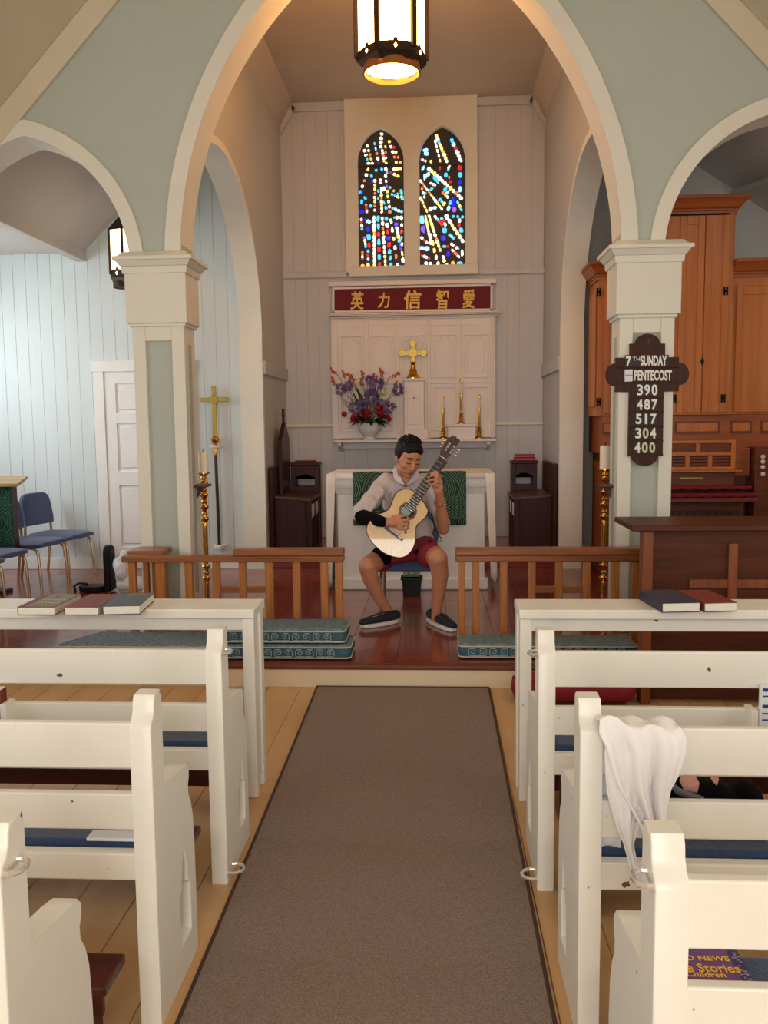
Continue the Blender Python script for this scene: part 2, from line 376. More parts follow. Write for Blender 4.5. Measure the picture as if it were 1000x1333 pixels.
# pillars
def pillar(name,x0,x1,label):
    root=thing(name,None,None,((x0+x1)/2,(YA+YB)/2,S),kind='structure')
    b=MB(); st=.085; ys,ye=YA,YB; zt=2.17
    # stiles and rails around a recessed panel on the nave face
    b.box(x0,x0+st,ys,ye,S,zt); b.box(x1-st,x1,ys,ye,S,zt); b.box(x0+st,x1-st,ys,ye,zt-.1,zt); b.box(x0+st,x1-st,ys,ye,S,S+.2)
    b.build('shaft',M['cream'],root,.004)
    MB().box(x0+st,x1-st,ys+.03,ye-.03,S+.2,zt-.1).build('recessed_panel',M['spandrel'],root)
    for xx in (x0-.004,x1-.003):
        MB().box(xx,xx+.007,ys+.07,ye-.1,S+.25,zt-.12).build('side_panel',M['spandrel'],root)
    e=.03
    MB().box(x0-e,x1+e,ys-e,ye+e,zt+.012,2.52).build('cap_block',M['cream'],root,.005)
    MB().box(x0-e*.5,x1+e*.5,ys-e*.5,ye+e*.5,zt-.01,zt+.014).build('astragal',M['cream'],root,.006)
    b=MB(); 
    for z0,z1,e0,e1 in ((2.5,2.545,.04,.045),(2.545,2.58,.05,.075),(2.58,2.605,.088,.088),(2.605,2.64,.07,.03)):
        b.add([(x0-e0,ys-e0,z0),(x1+e0,ys-e0,z0),(x1+e0,ye+e0,z0),(x0-e0,ye+e0,z0),(x0-e1,ys-e1,z1),(x1+e1,ys-e1,z1),(x1+e1,ye+e1,z1),(x0-e1,ye+e1,z1)],[(0,3,2,1),(4,5,6,7),(0,1,5,4),(1,2,6,5),(2,3,7,6),(3,0,4,7)])
    b.build('cap_moulding',M['cream'],root,.003)
pillar('pillar_left',-1.985,XL,0); pillar('pillar_right',XR,1.525,0)
for nm,x0,x1 in (('wall_left_of_arch',-3.8,CL-SL),('wall_right_of_arch',CR+SR,3.4)): struct(box(nm,M['spandrel'],x0,x1,YA,YB,0,2.56,bevel=0))
# rake boards where the nave roof meets the arch wall
for nm,s in (('trim_6',-1),('trim_7',1)):
    pts=[(XC,YA-.03,roofz(XC)-.0),(XC+s*3.65,YA-.03,roofz(XC+s*3.65)),(XC+s*3.65,YA-.03,roofz(XC+s*3.65)-.21),(XC,YA-.03,roofz(XC)-.21)]
    struct(MB().prism(pts,(0,.03,0)).build(nm,M['naveceil'],bevel=.006))
# nave shell
for nm,s in (('ceiling_nave_left',-1),('ceiling_nave_right',1)):
    b=MB(); xe=XC+s*3.7
    b.prism([(XC,-4.3,roofz(XC)),(xe,-4.3,roofz(xe)),(xe,-4.3,roofz(xe)+.12),(XC,-4.3,roofz(XC)+.12)],(0,YA+4.3,0))
    struct(b.build(nm,M['naveceil']))
struct(box('wall_left',M['cream'],-3.95,-3.8,-4.3,5.95,-.1,2.7,bevel=0)); struct(box('wall_right',M['cream'],3.4,3.55,-4.3,5.95,-.1,2.7,bevel=0))
ww=wall_slab('wall_west',M['cream'],[-3.8,XC,3.4],lambda x:-.1,roofz,-4.3,-4.15); struct(ww.build('wall_west',M['cream']))
# chancel side walls with arches
def h_aisle(y,g=0):
    t=(y-6.9)/(1.36+g)
    return 2.4+(1.25+g)*math.sqrt(max(0,1-t*t))
def side_wall(nm,x0,x1):
    ys=[YB]+lin_s(YB,6.9,14)[1:]+ease(6.9,YJ,26)[1:]
    b=MB(); zt=5.05
    b.grid([[(x0,y,h_aisle(y)) for y in ys],[(x0,y,zt) for y in ys],[(x1,y,zt) for y in ys],[(x1,y,h_aisle(y)) for y in ys]])
    b.box(min(x0,x1),max(x0,x1),YJ,YE+.15,S,zt)
    return struct(b.build(nm,M['side'],smooth=30))
side_wall('wall_chancel_left',XL,XL-.2); side_wall('wall_chancel_right',XR,XR+.2)
for nm,x0,s in (('trim_8',XL,-1),('trim_9',XR,1)):   # cream arch lining
    ys=[YB]+lin_s(YB,6.9,14)[1:]+ease(6.9,YJ,26)[1:]
    lo=[(y,h_aisle(y)-.022) for y in ys]; hi=[(y,h_aisle(y)+.04) for y in ys]
    lo=[(y if y<8.2 else y,z) for y,z in lo]+[(YJ-.022,2.3),(YJ-.022,S)]; hi=hi+[(YJ+.05,2.3),(YJ+.05,S)]
    b=MB(); xa,xb=x0-s*.012,x0+s*.205
    b.grid([[(xa,y,z) for y,z in lo],[(xa,y,z) for y,z in hi],[(xb,y,z) for y,z in hi],[(xb,y,z) for y,z in lo],[(xa,y,z) for y,z in lo]])
    struct(b.build(nm,M['cream'],smooth=40))
# chair rails on the chancel side walls
for nm,x0,s in (('trim_10',XL,1),('trim_11',XR,-1)): struct(box(nm,M['side'],*sorted((x0,x0+s*.03)),YJ+.05,YE,2.0,2.13,bevel=.006))
# ceiling of the chancel: flat with bevelled sides
ZC=4.93
struct(box('ceiling',M['ceil'],XL-.2,XR+.2,YA+.05,YE+.2,ZC,ZC+.1,bevel=0))
for nm,x0,s in (('trim_12',XL,1),('trim_13',XR,-1)):
    b=MB(); a,c=.15,.26
    b.prism([(x0-s*.02,YB-.1,ZC-c),(x0+s*a,YB-.1,ZC+.01),(x0-s*.02,YB-.1,ZC+.01)],(0,YE-YB+.1,0)); struct(b.build(nm,M['ceil'],smooth=0))
# east wall
we=struct(box('wall_east',M['eastboard'],XL-.1,XR+.1,YE+.02,YE+.2,T,5.05,bevel=0))
x=XL
while x<XR-.01:
    x1=min(x+.128,XR)
    MB().box(x+.0002,x1-.0002,YE,YE+.02,T,3.09).build('wall_board',M['eastboard'],we,.0016,seg=1)
    MB().box(x+.0002,x1-.0002,YE,YE+.02,3.09,4.93).build('wall_board',M['eastboard'],we,.0016,seg=1)
    x=x1
WL,WR=A(449,147,YE).x,A(621,142,YE).x
for nm,a in (('trim_14',(XL,WL,YE-.035,YE,3.1,3.165)),('trim_15',(WR,XR,YE-.035,YE,3.1,3.165)),('trim_16',(XL,XR,YE-.025,YE,1.49,1.525)),('baseboard_east',(XL,XR,YE-.02,YE,T,T+.1)),
             ('trim_17',(XL+.13,WL,YE-.04,YE,ZC-.09,ZC)),('trim_18',(WR,XR-.13,YE-.04,YE,ZC-.09,ZC))):
    struct(box(nm,M['eastboard'] if nm!='trim_16' else M['cream'],*a,bevel=.006))
for nm,x0,s in (('trim_19',XL,1),('trim_20',XR,-1)):
    b=MB(); b.prism([(x0,YE-.04,ZC-.33),(x0+s*.17,YE-.04,ZC-.06),(x0+s*.13,YE-.04,ZC),(x0,YE-.04,ZC-.25)],(0,.04,0)); struct(b.build(nm,M['eastboard']))
# stained glass windows: framed surround with two lancets
def lancet(x0,x1,z0,zs,za,n=8):
    c=(x0+x1)/2; hw=(x1-x0)/2; hgt=za-zs; r=(hw*hw+hgt*hgt)/(2*hw)
    left=[]; cx=x0+r; a1=math.asin(min(1,hgt/r))
    for i in range(n+1):
        a=a1*i/n; left.append((cx-r*math.cos(a),zs+r*math.sin(a)))
    return [(x0,z0)]+left+[(2*c-x,z) for x,z in left[-2::-1]]+[(x1,z0)]
def holes_prism(name,outer,holes,y0,y1,m,parent=None,bevel=0,axis='XZ'):
    "flat board with openings; outlines in (a,b) with the board's thickness along the third axis"
    c=bpy.data.curves.new(name,'CURVE'); c.dimensions='2D'; c.fill_mode='BOTH'; c.extrude=(y1-y0)/2; c.bevel_depth=bevel; c.bevel_resolution=1; c.offset=-bevel
    for pl in [outer]+holes:
        sp=c.splines.new('POLY'); sp.points.add(len(pl)-1); sp.use_cyclic_u=True
        for p,q in zip(sp.points,pl): p.co=(q[0],q[1],0,1)
    o=bpy.data.objects.new(name,c); COL.objects.link(o); bpy.context.view_layer.update()
    me=bpy.data.meshes.new_from_object(o.evaluated_get(bpy.context.evaluated_depsgraph_get()))
    b=MB(); ym=(y0+y1)/2
    f=(lambda v:(v.x,ym-v.z,v.y)) if axis=='XZ' else (lambda v:(ym+v.z,v.x,v.y))
    b.add([f(v.co) for v in me.vertices],[list(p.vertices) for p in me.polygons])
    bpy.data.objects.remove(o); bpy.data.curves.remove(c); bpy.data.meshes.remove(me)
    return b if parent is False else b.build(name,m,parent)
W1=(A(468,345,YE).x,A(527,345,YE).x); W2=(A(547,345,YE).x,A(606,345,YE).x); ZW0=A(540,347,YE).z; ZWA=A(494,169,YE).z; ZWS=A(468,213,YE).z
L1=lancet(*W1,ZW0,ZWS,ZWA); L2=lancet(*W2,ZW0,ZWS,ZWA)
sur=struct(holes_prism('trim_21',[(WL,A(449,357,YE).z),(WR,A(449,357,YE).z),(WR,ZC),(WL,ZC)],[L1,L2],YE-.09,YE-.0,M['cream']))
struct(box('trim_22',M['cream'],WL+.03,WR+.01,YE-.1,YE,A(500,361,YE).z,A(500,348,YE).z,bevel=.006))
GC=['white','yellow','amber','red','cyan','blue','sky','orange','violet']; GI={c[0]:i for i,c in enumerate(GC)}; GI['k']=4
GI.update({'w':0,'y':1,'a':2,'r':3,'c':4,'b':5,'s':6,'o':7,'v':8})
STR1=[("wwww",378,95,372,205,14,11),("wwowy",385,240,400,330,11,8),("ywwoy",445,160,505,340,13,10),("ryoa",485,210,540,340,13,9),("csowb",318,180,355,350,11,12),("wyoaw",255,200,298,350,13,10),("wwcw",230,240,265,350,12,9),
 ("yowy",412,205,418,350,11,9),("ywowc",262,400,195,600,12,12),("cb",290,460,295,510,12,14),("wwow",367,490,372,520,13,11),("wyyowyow",320,500,318,755,11,10),("wwyowyww",374,570,380,770,11,10),("wwvyywwo",412,460,450,770,12,11),
 ("cacy",450,560,550,640,11,10),("ccy",470,620,520,640,13,12),("cc",548,600,556,650,13,20),("cswc",475,740,550,770,12,11),("bcb",205,600,205,770,16,16),("orw",245,710,250,765,11,10),("cc",235,650,285,720,12,14),("cc",400,690,415,735,11,14),("cc",350,590,350,655,10,12),("cws",400,570,400,570,12,16),
 ("wrwc",203,835,207,920,13,11),("bss",240,840,275,860,16,18),("wwwwawwwwwwwy",313,820,316,1235,13,17),("ccrcrcr",348,830,360,1230,16,24),("wwoywwwwywy",384,830,412,1240,12,15),("wwywow",460,850,515,1235,12,17),("cwrbrccc",420,830,460,1230,15,19),
 ("bswycbb",505,880,545,1090,16,15),("wwrcw",552,830,555,1050,10,14),("bcr",262,920,270,1060,17,20),("vywc",230,995,240,1070,11,11),("oowr",212,1120,212,1180,11,11),("ay",215,1240,262,1230,16,14),("crs",262,1110,262,1180,12,13),("yw",556,1130,564,1190,11,22),("cwyw",490,820,550,820,13,13),("rwy",460,430,520,460,11,11),("wyy",490,400,542,395,14,12),("wc",415,400,425,430,11,12),("cc",330,410,380,400,11,12)]
STR2=[("ywcyyawyw",255,110,345,330,13,15),("wwwwy",245,160,285,325,9,13),("csrwww",390,150,465,320,17,18),("ss",160,235,165,265,20,20),("cwow",125,315,160,330,11,11),("y",207,335,207,335,12,10),
 ("wyywwwwwywoww",190,395,470,650,16,13),("woywoywwyyw",120,505,300,745,10,12),("wyyy",120,655,170,760,11,16),("cwsc",130,400,150,380,16,16),("ssss",150,470,190,440,22,26),("cc",240,480,265,510,13,17),("wywy",205,520,245,540,11,12),("cc",208,570,212,575,16,24),("oww",130,570,150,640,10,11),("cc",155,610,160,615,15,20),
 ("r",285,390,285,390,12,14),("cw",360,400,362,385,18,18),("c",335,450,335,450,15,18),("or",365,470,375,510,10,10),("rcbs",458,385,460,575,20,20),("cs",330,575,350,600,17,22),("oaw",310,605,350,640,11,12),("ccy",285,665,320,700,15,17),("ws",205,745,240,735,17,26),("bbv",402,665,410,750,16,24),("cs",375,690,360,740,17,20),("cyc",440,690,470,750,14,14),
 ("cb",130,840,140,920,20,34),("ywyywywyww",160,810,205,1040,11,15),("wyyywwowyy",192,810,285,1100,13,17),("wyyww",205,980,268,1225,14,20),("yoww",262,1030,345,1235,14,17),("wcrr",245,815,300,880,14,13),("crw",300,830,330,880,12,14),("c",325,930,325,930,20,24),("b",315,1000,315,1000,22,26),("csc",370,970,405,1000,13,22),("wwywyww",345,815,480,1020,15,17),
 ("ccc",400,810,480,815,13,11),("wr",455,845,452,885,15,16),("c",470,930,470,930,17,22),("wrw",128,995,170,1035,11,11),("ss",130,1085,172,1090,18,25),("rwsr",130,1145,190,1175,12,14),("ww",165,1215,200,1220,13,13),("cr",322,1070,350,1070,13,18),("b",357,1135,357,1135,14,20),("wwrwc",385,1050,445,1090,12,14),("wow",395,1105,445,1155,12,14),("a",397,1220,397,1220,15,20),("c",455,1222,455,1222,28,18),("w",478,1125,478,1125,9,26),("yr",322,1195,340,1235,12,12)]
def window(nm,outline,ox,oy,strips):
    root=thing(nm,None,None,(outline[0][0]+.3,YE,ZW0),kind='structure')
    MB().prism([(x,YE-.005,z) for x,z in outline],(0,.02,0)).build('leading',M['lead'],root)
    b=MB(); rnd=random.Random(3)
    for cols,x0,y0,x1,y1,w,h in strips:
        n=len(cols); dx,dy=(x1-x0),(y1-y0); ang=math.atan2(dx,max(1,dy)) if n>1 else 0
        for i,c in enumerate(cols):
            t=i/(n-1) if n>1 else 0
            px,py=x0+dx*t,y0+dy*t
            if n>1:
                L=math.hypot(dx,dy)/(n-1); hh=max(6,min(h,L*.44 if L>4 else h))
            else: hh=h
            hh*=1.1*rnd.uniform(.85,1.15); hw=w*.92*rnd.uniform(.78,1.2); ang+=rnd.uniform(-.12,.12); pts=[]
            for k in range(8):
                a=2*math.pi*k/8+.39; q=1+.34*(rnd.random()-.5); ex=math.copysign(abs(math.cos(a))**.7,math.cos(a))*hw*q; ez=math.copysign(abs(math.sin(a))**.7,math.sin(a))*hh*q
                pts.append((px+ex*math.cos(ang)+ez*math.sin(ang),py-ex*math.sin(ang)+ez*math.cos(ang)))
            P3=[A(ox+u/6.66,oy+v/6.66,YE-.018) for u,v in pts]
            b.prism(P3,(0,.012,0),GI[c])
    o=b.build('glass_piece',[M['g_'+c] for c in GC],root,smooth=0); o['kind']='stuff'
    for zz in (A(ox+60,oy+(370 if ox<500 else 362)/6.66,YE).z,A(ox+60,oy+(800 if ox<500 else 790)/6.66,YE).z):
        MB().box(outline[0][0]+.005,outline[-1][0]-.005,YE-.03,YE-.004,zz-.008,zz+.008).build('glazing_bar',M['lead'],root)
window('window_1',L1,440,160,STR1); window('window_2',L2,530,160,STR2)
# chapel to the left of the chancel
YW=8.27
def chz(x): return 3.16 if x<-3.33 else 3.16+(x+3.33)*.95
wl=struct(wall_slab('wall_chapel',M['board'],[-5.0,-3.33,-1.84],lambda x:S,lambda x:chz(x)+.06,YW+.02,YW+.18).build('wall_chapel',M['board'],smooth=0))
DX0,DX1,DZ=A(121,470,YW).x,A(121,470,YW).x+.98,A(120,470,YW).z
x=-5.0
while x<-1.845:
    x1=min(x+.122,-1.84); z0=S if not (x1>DX0+.05 and x<DX1-.05) else DZ-.05
    MB().prism([(x+.0003,YW,z0),(x1-.0003,YW,z0),(x1-.0003,YW,chz(x1)+.03),(x+.0003,YW,chz(x)+.03)],(0,.02,0)).build('wall_board',M['board'],wl,.0028,seg=1)
    x=x1
struct(box('baseboard_chapel',M['white'],-5,DX0,YW-.02,YW,S,S+.11)); struct(box('baseboard_chapel_right',M['white'],DX1,-1.84,YW-.02,YW,S,S+.11))
b=MB(); b.prism([(-5,YB,3.16),(-3.33,YB,3.16),(-3.33,YB,3.3),(-5,YB,3.3)],(0,YW+.1-YB,0)); b.prism([(-3.33,YB,3.16),(-1.84,YB,chz(-1.84)),(-1.84,YB,chz(-1.84)+.1),(-3.33,YB,3.3)],(0,YW+.1-YB,0))
struct(b.build('ceiling_chapel',M['chapelceil'],smooth=0))
struct(box('trim_23',M['chapelceil'],-3.40,-3.30,YB,YW,3.08,3.22,bevel=.006))
struct(box('wall_chapel_left',M['board'],-5.15,-5,4.9,YW+.2,0,3.3,bevel=0))
struct(box('wall_chapel_front',M['board'],-5.1,-3.8,YA,YB,0,3.3,bevel=0))
dr=thing('door_1',None,None,((DX0+DX1)/2,YW,S),kind='structure')
fb=MB(); fb.box(DX0,DX0+.105,YW-.03,YW+.02,S,DZ-.105); fb.box(DX1-.105,DX1,YW-.03,YW+.02,S,DZ-.105); fb.box(DX0-.01,DX1+.01,YW-.035,YW+.02,DZ-.105,DZ); fb.build('door_frame',M['white'],dr,.004)
MB().box(DX0+.105,DX1-.105,YW+.0,YW+.012,S,DZ-.105).build('door_slab',M['white'],dr)
x0,x1=DX0+.105,DX1-.105; zs=[S+.02,S+.26,S+.86,S+1.02,S+1.5,S+1.58,S+1.84]
st=MB()
for a,c in ((x0,x0+.11),(x1-.11,x1),((x0+x1)/2-.05,(x0+x1)/2+.05)): st.box(a,c,YW-.016,YW,S,DZ-.105)
for a,c in ((S,S+.22),(S+.82,S+.96),(S+1.42,S+1.52),(DZ-.22,DZ-.105)): st.box(x0,x1,YW-.0155,YW,a,c)
st.build('door_stile',M['white'],dr,.004)
for a,c in ((S+.25,S+.79),(S+.99,S+1.39),(S+1.55,DZ-.25)):
    for p,q in ((x0+.13,(x0+x1)/2-.07),((x0+x1)/2+.07,x1-.13)): MB().box(p,q,YW-.012,YW+.004,a,c).build('door_panel',M['white'],dr,.01,1)
# organ chamber to the right
struct(box('wall_organ_back',M['side'],XR+.2,4.3,8.75,8.9,0,5,bevel=0)); struct(box('wall_organ_right',M['side'],4.2,4.35,5,8.9,0,4.4,bevel=0)); struct(box('wall_organ_front',M['side'],3.4,4.3,YA,YB,0,4,bevel=0))
b=MB(); b.prism([(XR+.2,YB,4.7),(4.3,YB,2.75),(4.3,YB,2.85),(XR+.2,YB,4.8)],(0,2.9,0)); struct(b.build('ceiling_organ',M['side']))
for k in range(2): struct(MB().bar((2.35+k*.5,8.7,4.0-k*.33),(2.75+k*.5,6.0,3.72-k*.33),.06,.03).build('trim_%d'%(24+k),M['side']))
# carpet runner
b=MB(); L=[(-.655,-1.0),(-.655,2.0),(-.662,3.0),(-.672,3.9),(-.684,4.845)]; Rr=[(.293,-1.0),(.293,2.05),(.295,3),(.298,3.9),(.30,4.845)]
b.add([(x,y,.0) for x,y in L]+[(x,y,.0) for x,y in Rr[::-1]],[list(range(10))]); 
b=MB().prism([(x,y,.0005) for x,y in L]+[(x,y,.0005) for x,y in Rr[::-1]],(0,0,.008)); car=tag(b.build('carpet_runner',M['carpet']),'brown grey carpet runner along the aisle up to the step','carpet')
e=MB()
for pl in (L,Rr): e.tube([(x,y,.007) for x,y in pl],.0065,6)
e.tube([(L[-1][0],4.845,.007),(Rr[-1][0],4.845,.007)],.0065,6)
e.build('binding',M['carpetedge'],car)
# ------------------------------------------------------------------ pews
def AZ(x,y,z):
    d=_w(_pix(x,y)); return CAM+d*((z-CH)/d.z)
PEWN={('L',0):('front pew on the left of the aisle, nearest the step','the front left pew'),('L',1):('second pew left of the aisle, white paper on its cushion','the second left pew'),
 ('L',2):('third pew from the step, left of the aisle, mostly out of frame','the third left pew'),('R',0):('front pew on the right of the aisle, near the wooden desk','the front right pew'),
 ('R',1):('second pew right of the aisle, draped with a white cloth','the pew with the draped cloth'),('R',2):('third pew right of the aisle, purple book on its seat','the pew with the purple book')}
OUT=[(0,0),(0,.772),(.006,.787),(.02,.797),(.029,.812),(.031,.832),(.039,.848),(.083,.85),(.091,.84),(.093,.60),(.26,.583),(.315,.573),(.333,.556),(.333,.532),(.32,.512),(.322,.486),(.345,.455),(.362,.41),(.37,.32),(.375,0)]
HOLE=[(.20,.10),(.30,.10),(.30,.235),(.278,.25),(.276,.275),(.268,.315),(.25,.35),(.232,.315),(.224,.275),(.222,.25),(.20,.235)]
def pew(side,i,X0,Yb,lean=0):
    s=-1 if side=='L' else 1; lab,short=PEWN[(side,i)]
    root=thing('pew','white painted wooden '+lab,'pew',(X0,Yb,0),'white pews along the aisle'); th=.046; LEN=2.45
    for k,xa in enumerate((X0,X0+s*LEN)):
        p,q=sorted((xa,xa+s*th))
        e=holes_prism('pew_end',[(Yb+(a if a<.1 else .093+(a-.093)*.88),b) for a,b in OUT],[[(Yb+a*.93,b) for a,b in HOLE]],p,q,M['pew'],root,bevel=.004,axis='YZ')
    xa,xb=sorted((X0+s*(th-.002),X0+s*LEN))
    def brd(nm,y0,y1,z0,z1,tilt=0): 
        mb=MB().box(xa,xb,y0,y1,z0,z1); mb.build(nm,M['pew'],root,.004)
    brd('back_rail',Yb+.012,Yb+.036,.670,.785); brd('back_rail',Yb+.014,Yb+.038,.512,.605); brd('seat_apron',Yb+.016,Yb+.05,.380,.450)
    brd('seat',Yb+.05,Yb+.33,.40,.424); brd('front_rail',Yb+.30,Yb+.32,.34,.40)
    MB().tube([(X0-s*(0-.004),Yb+.012,.775),(X0-s*.014,Yb+.008,.775),(X0-s*.027,Yb+.018,.775),(X0-s*.031,Yb+.034,.775),(X0-s*.026,Yb+.05,.775),(X0-s*.013,Yb+.06,.775),(X0+s*.004,Yb+.058,.775)],.0055,8).build('umbrella_loop',M['silver'],root) if i!=1 else None
    if i!=1: MB().tube([(X0+s*.004,Yb+.012,.035),(X0-s*.022,Yb+.006,.035),(X0-s*.045,Yb+.02,.035),(X0-s*.05,Yb+.04,.035),(X0-s*.042,Yb+.06,.035),(X0-s*.02,Yb+.073,.035),(X0+s*.004,Yb+.068,.035)],.006,8).build('umbrella_cup',M['silver'],root)
    c=MB().box(xa+.012,xb-.012,Yb+.056,Yb+.33,.4245,.463).build('seat_cushion',M['navy'],None,.012,3); tag(c,'long navy seat cushion lying on '+short,'cushion','navy pew cushions')
    return root
PY=(2.69,2.0,1.31); PX={'L':(-.692,-.694,-.715),'R':(.326,.342,.344)}
pews={}
for sd in 'LR':
    for i in range(3): pews[sd,i]=pew(sd,i,PX[sd][i],PY[i])
def kneeler(sd,Y1,X0,lab):
    s=-1 if sd=='L' else 1
    root=thing('kneeler','low dark red wooden kneeling bench '+lab,'kneeler',(X0+s*1.2,Y1-.07,0),'wooden kneelers between the pews')
    x0,x1=sorted((X0+s*.075,X0+s*2.3))
    MB().box(x0,x1,Y1-.15,Y1-.015,.185,.21).build('top_board',M['kneeler'],root,.005)
    MB().box(x0+.03,x1-.03,Y1-.1,Y1-.08,.10,.185).build('stretcher',M['kneeler'],root,.003)
    for xx in (x0+.08,(x0+x1)/2,x1-.08): MB().box(xx-.018,xx+.018,Y1-.145,Y1-.02,0,.185).build('leg',M['kneeler'],root,.003)
DY=3.35
for sd in 'LR':
    n='left' if sd=='L' else 'right'
    kneeler(sd,DY-.02,PX[sd][0],'behind the '+n+' book desk'); kneeler(sd,PY[0],PX[sd][0],'behind the front '+n+' pew'); kneeler(sd,PY[1],PX[sd][1],'behind the second '+n+' pew')
# book desks in front of the first pews
def desk(sd,X0):
    s=-1 if sd=='L' else 1; n='left' if sd=='L' else 'right'
    root=thing('book_desk','white painted slender book desk before the front %s pew'%n,'desk',(X0,DY,0),'white book desks'); 
    x0,x1=sorted((X0,X0+s*2.5)); D=.2
    MB().box(x0,x1,DY-.005,DY+D,.742,.78).build('desk_top',M['pew'],root,.005)
    MB().box(x0+.03,x1-.03,DY+.02,DY+.04,.69,.742).build('apron',M['pew'],root,.003)
    MB().box(x0,x1,DY+D-.004,DY+D+.014,.742,.7795).build('back_lip',M['pew'],root,.003)
    for xx in (X0,X0+s*2.45):
        a,b=sorted((xx+s*.004,xx+s*.05))
        MB().box(a,b,DY+.003,DY+.05,0,.742).build('leg',M['pew'],root,.005); MB().box(a,b,DY+.14,DY+D,0,.742).build('leg',M['pew'],root,.005)
        a,b=sorted((xx+s*.012,xx+s*.04)); MB().box(a,b,DY+.05,DY+.14,.06,.742).build('side_board',M['pew'],root)
desk('L',-.72); desk('R',.325)
# books -----------------------------------------------------------
def book(fl,fr,bl,z,th,cm,label,spine=True,stand=None):
    zt=z+th; p=AZ(*fl,zt); q=AZ(*fr,zt); r=AZ(*bl,zt)
    w=(q-p).length; d=min((r-p).length,.26); u=(q-p).normalized(); vv=V((-u.y,u.x,0)); 
    if (r-p).dot(vv)<0: vv=-vv
    sk=(r-p).normalized(); ang=math.atan2(sk.x,sk.y)*.0
    root=thing('book',label,'book',(p.x,p.y,z),'hymn books on the desks')
    rot=Matrix((u,vv,V((0,0,1)))).transposed(); o=V((p.x,p.y,z))
    def bx(nm,m,a,c,e=.002,prt=root): 
        mb=MB().box(a[0],c[0],a[1],c[1],a[2],c[2]); mb.v=[o+rot@k for k in mb.v]; return mb.build(nm,m,prt,e)
    bx('page_block',M['page'],(.0035,.0005,.003),(w-.002,d-.003,th-.003))
    bx('front_cover',cm,(0,0,th-.0032),(w,d,th)); bx('back_cover',cm,(0,0,0),(w,d,.0032)); bx('spine',cm,(0,0,.0),(.0035,d,th))
    return root,o,rot,w,d,th
DZT=.7805
B1=book((22,790),(71,790),(52,768),DZT,.034,M['maroon'],'red spined book with grey green printed cover on the white desk')
def on_book(B,nm,m,a,c,lift=.0006):
    root,o,rot,w,d,th=B; mb=MB().box(a[0]*w,c[0]*w,a[1]*d,c[1]*d,th,th+lift); mb.v=[o+rot@k for k in mb.v]; return mb.build(nm,m,root)
on_book(B1,'cover_print',M['olivebook'],(.2,.02),(.99,.98))
root,o,rot,w,d,th=B1
mb=MB()
for k in range(2):
    for j in range(7): mb.ball(V((w*(.33+.09*j),d*(.3+.22*k+.02*math.sin(j)),th+.0012)),(w*.032,d*.02,.0008),n=6,k=4)
mb.v=[o+rot@k for k in mb.v]; mb.build('cover_lettering',M['page'],root)
mb=MB()
for q in ((.5,.78,.05),(.58,.8,.04),(.54,.72,.045)): mb.ball(V((w*q[0],d*q[1],th+.0012)),(w*q[2],d*.035,.0008),n=8,k=4)
mb.v=[o+rot@k for k in mb.v]; mb.build('cover_emblem',mat('emblem_red',(170,70,60),.6),root)
book((83,790),(128,790),(112,767),DZT,.034,M['maroon'],'plain maroon hymn book between two other books on the white desk')
B3=book((133,789),(182,788),(160,766),DZT,.036,M['greybook'],'slate grey hymn book nearest the aisle on the white desk')
t=text_mb('THE HYMNAL',.013,1); root,o,rot,w,d,th=B3; t.v=[o+rot@V((w*.55+p.x,d*.86+p.z,th+.0006-p.y*.4)) for p in t.v]; t.build('cover_lettering',M['gold'],root)
book((862,785),(912,784),(849,764),DZT,.038,M['navybook'],'dark navy hymn book beside a red one on the right desk')
book((917,785),(960,784),(899,764),DZT,.036,M['maroon'],'red hymn book touching the navy one on the right desk')
# purple story book on the third right pew
mb=MB(); zc=.4645
pr=AZ(986,1284,zc+.012); pb=AZ(964,1243,zc+.012); w=.2; dd=.2
root=thing('story_book','purple children\'s story book with yellow title on a navy cushion','book',(pr.x-w,pr.y,zc))
purple=mat('purple_cover',(112,62,140),.35,var=.05); 
MB().box(pr.x-w,pr.x,pr.y-.02,pr.y+dd-.02,zc+.008,zc+.0115).build('front_cover',purple,root,.001); MB().box(pr.x-w,pr.x,pr.y-.02,pr.y+dd-.02,zc,zc+.003).build('back_cover',purple,root,.001)
MB().box(pr.x-w+.003,pr.x-.003,pr.y-.017,pr.y+dd-.023,zc+.003,zc+.008).build('page_block',M['page'],root)
rb=random.Random(2); mb=MB()
for k in range(60):
    xx=pr.x-.017+.014*rb.random(); yy=pr.y-.015+dd*.95*rb.random(); mb.box(xx-.002,xx+.002,yy-.002,yy+.002,zc+.0115,zc+.0122)
o=mb.build('border_pattern',mat('pale_border',(168,140,190),.4,var=0),root); o['kind']='stuff'
MB().box(pr.x-.02,pr.x-.0005,pr.y-.0195,pr.y+dd-.021,zc+.0115,zc+.0119).build('border_strip',mat('dark_border',(44,40,84),.4),root)
yel=mat('yellow_title',(250,196,60),.4,var=0)
for tx,sz,px,py,xs in (('GOOD NEWS',.0215,908,1247.5,1.0),('Bible Stories',.034,897,1260,.82),('for Children',.021,906,1268.5,1.0)):
    t=text_mb(tx,sz,xs,.0004); c=AZ(px,py,zc+.012); rgt=AZ({1247.5:949,1260:962,1268.5:944}[py],py,zc+.012)
    hw=max(p.x for p in t.v); t.v=[V((rgt.x-hw+p.x,c.y+p.z,zc+.0122-p.y*.4)) for p in t.v]; t.build('title_lettering',yel,root)
mb=MB()
for k in range(14): 
    xx=pr.x-.045-.11*rb.random(); mb.ball((xx,pr.y-.006+.01*rb.random(),zc+.012),(.006,.006,.001),n=6,k=4)
o=mb.build('cover_picture',mat('cover_greens',(120,130,70),.5,rgb2=(190,80,60),scale=90),root); o['kind']='stuff'
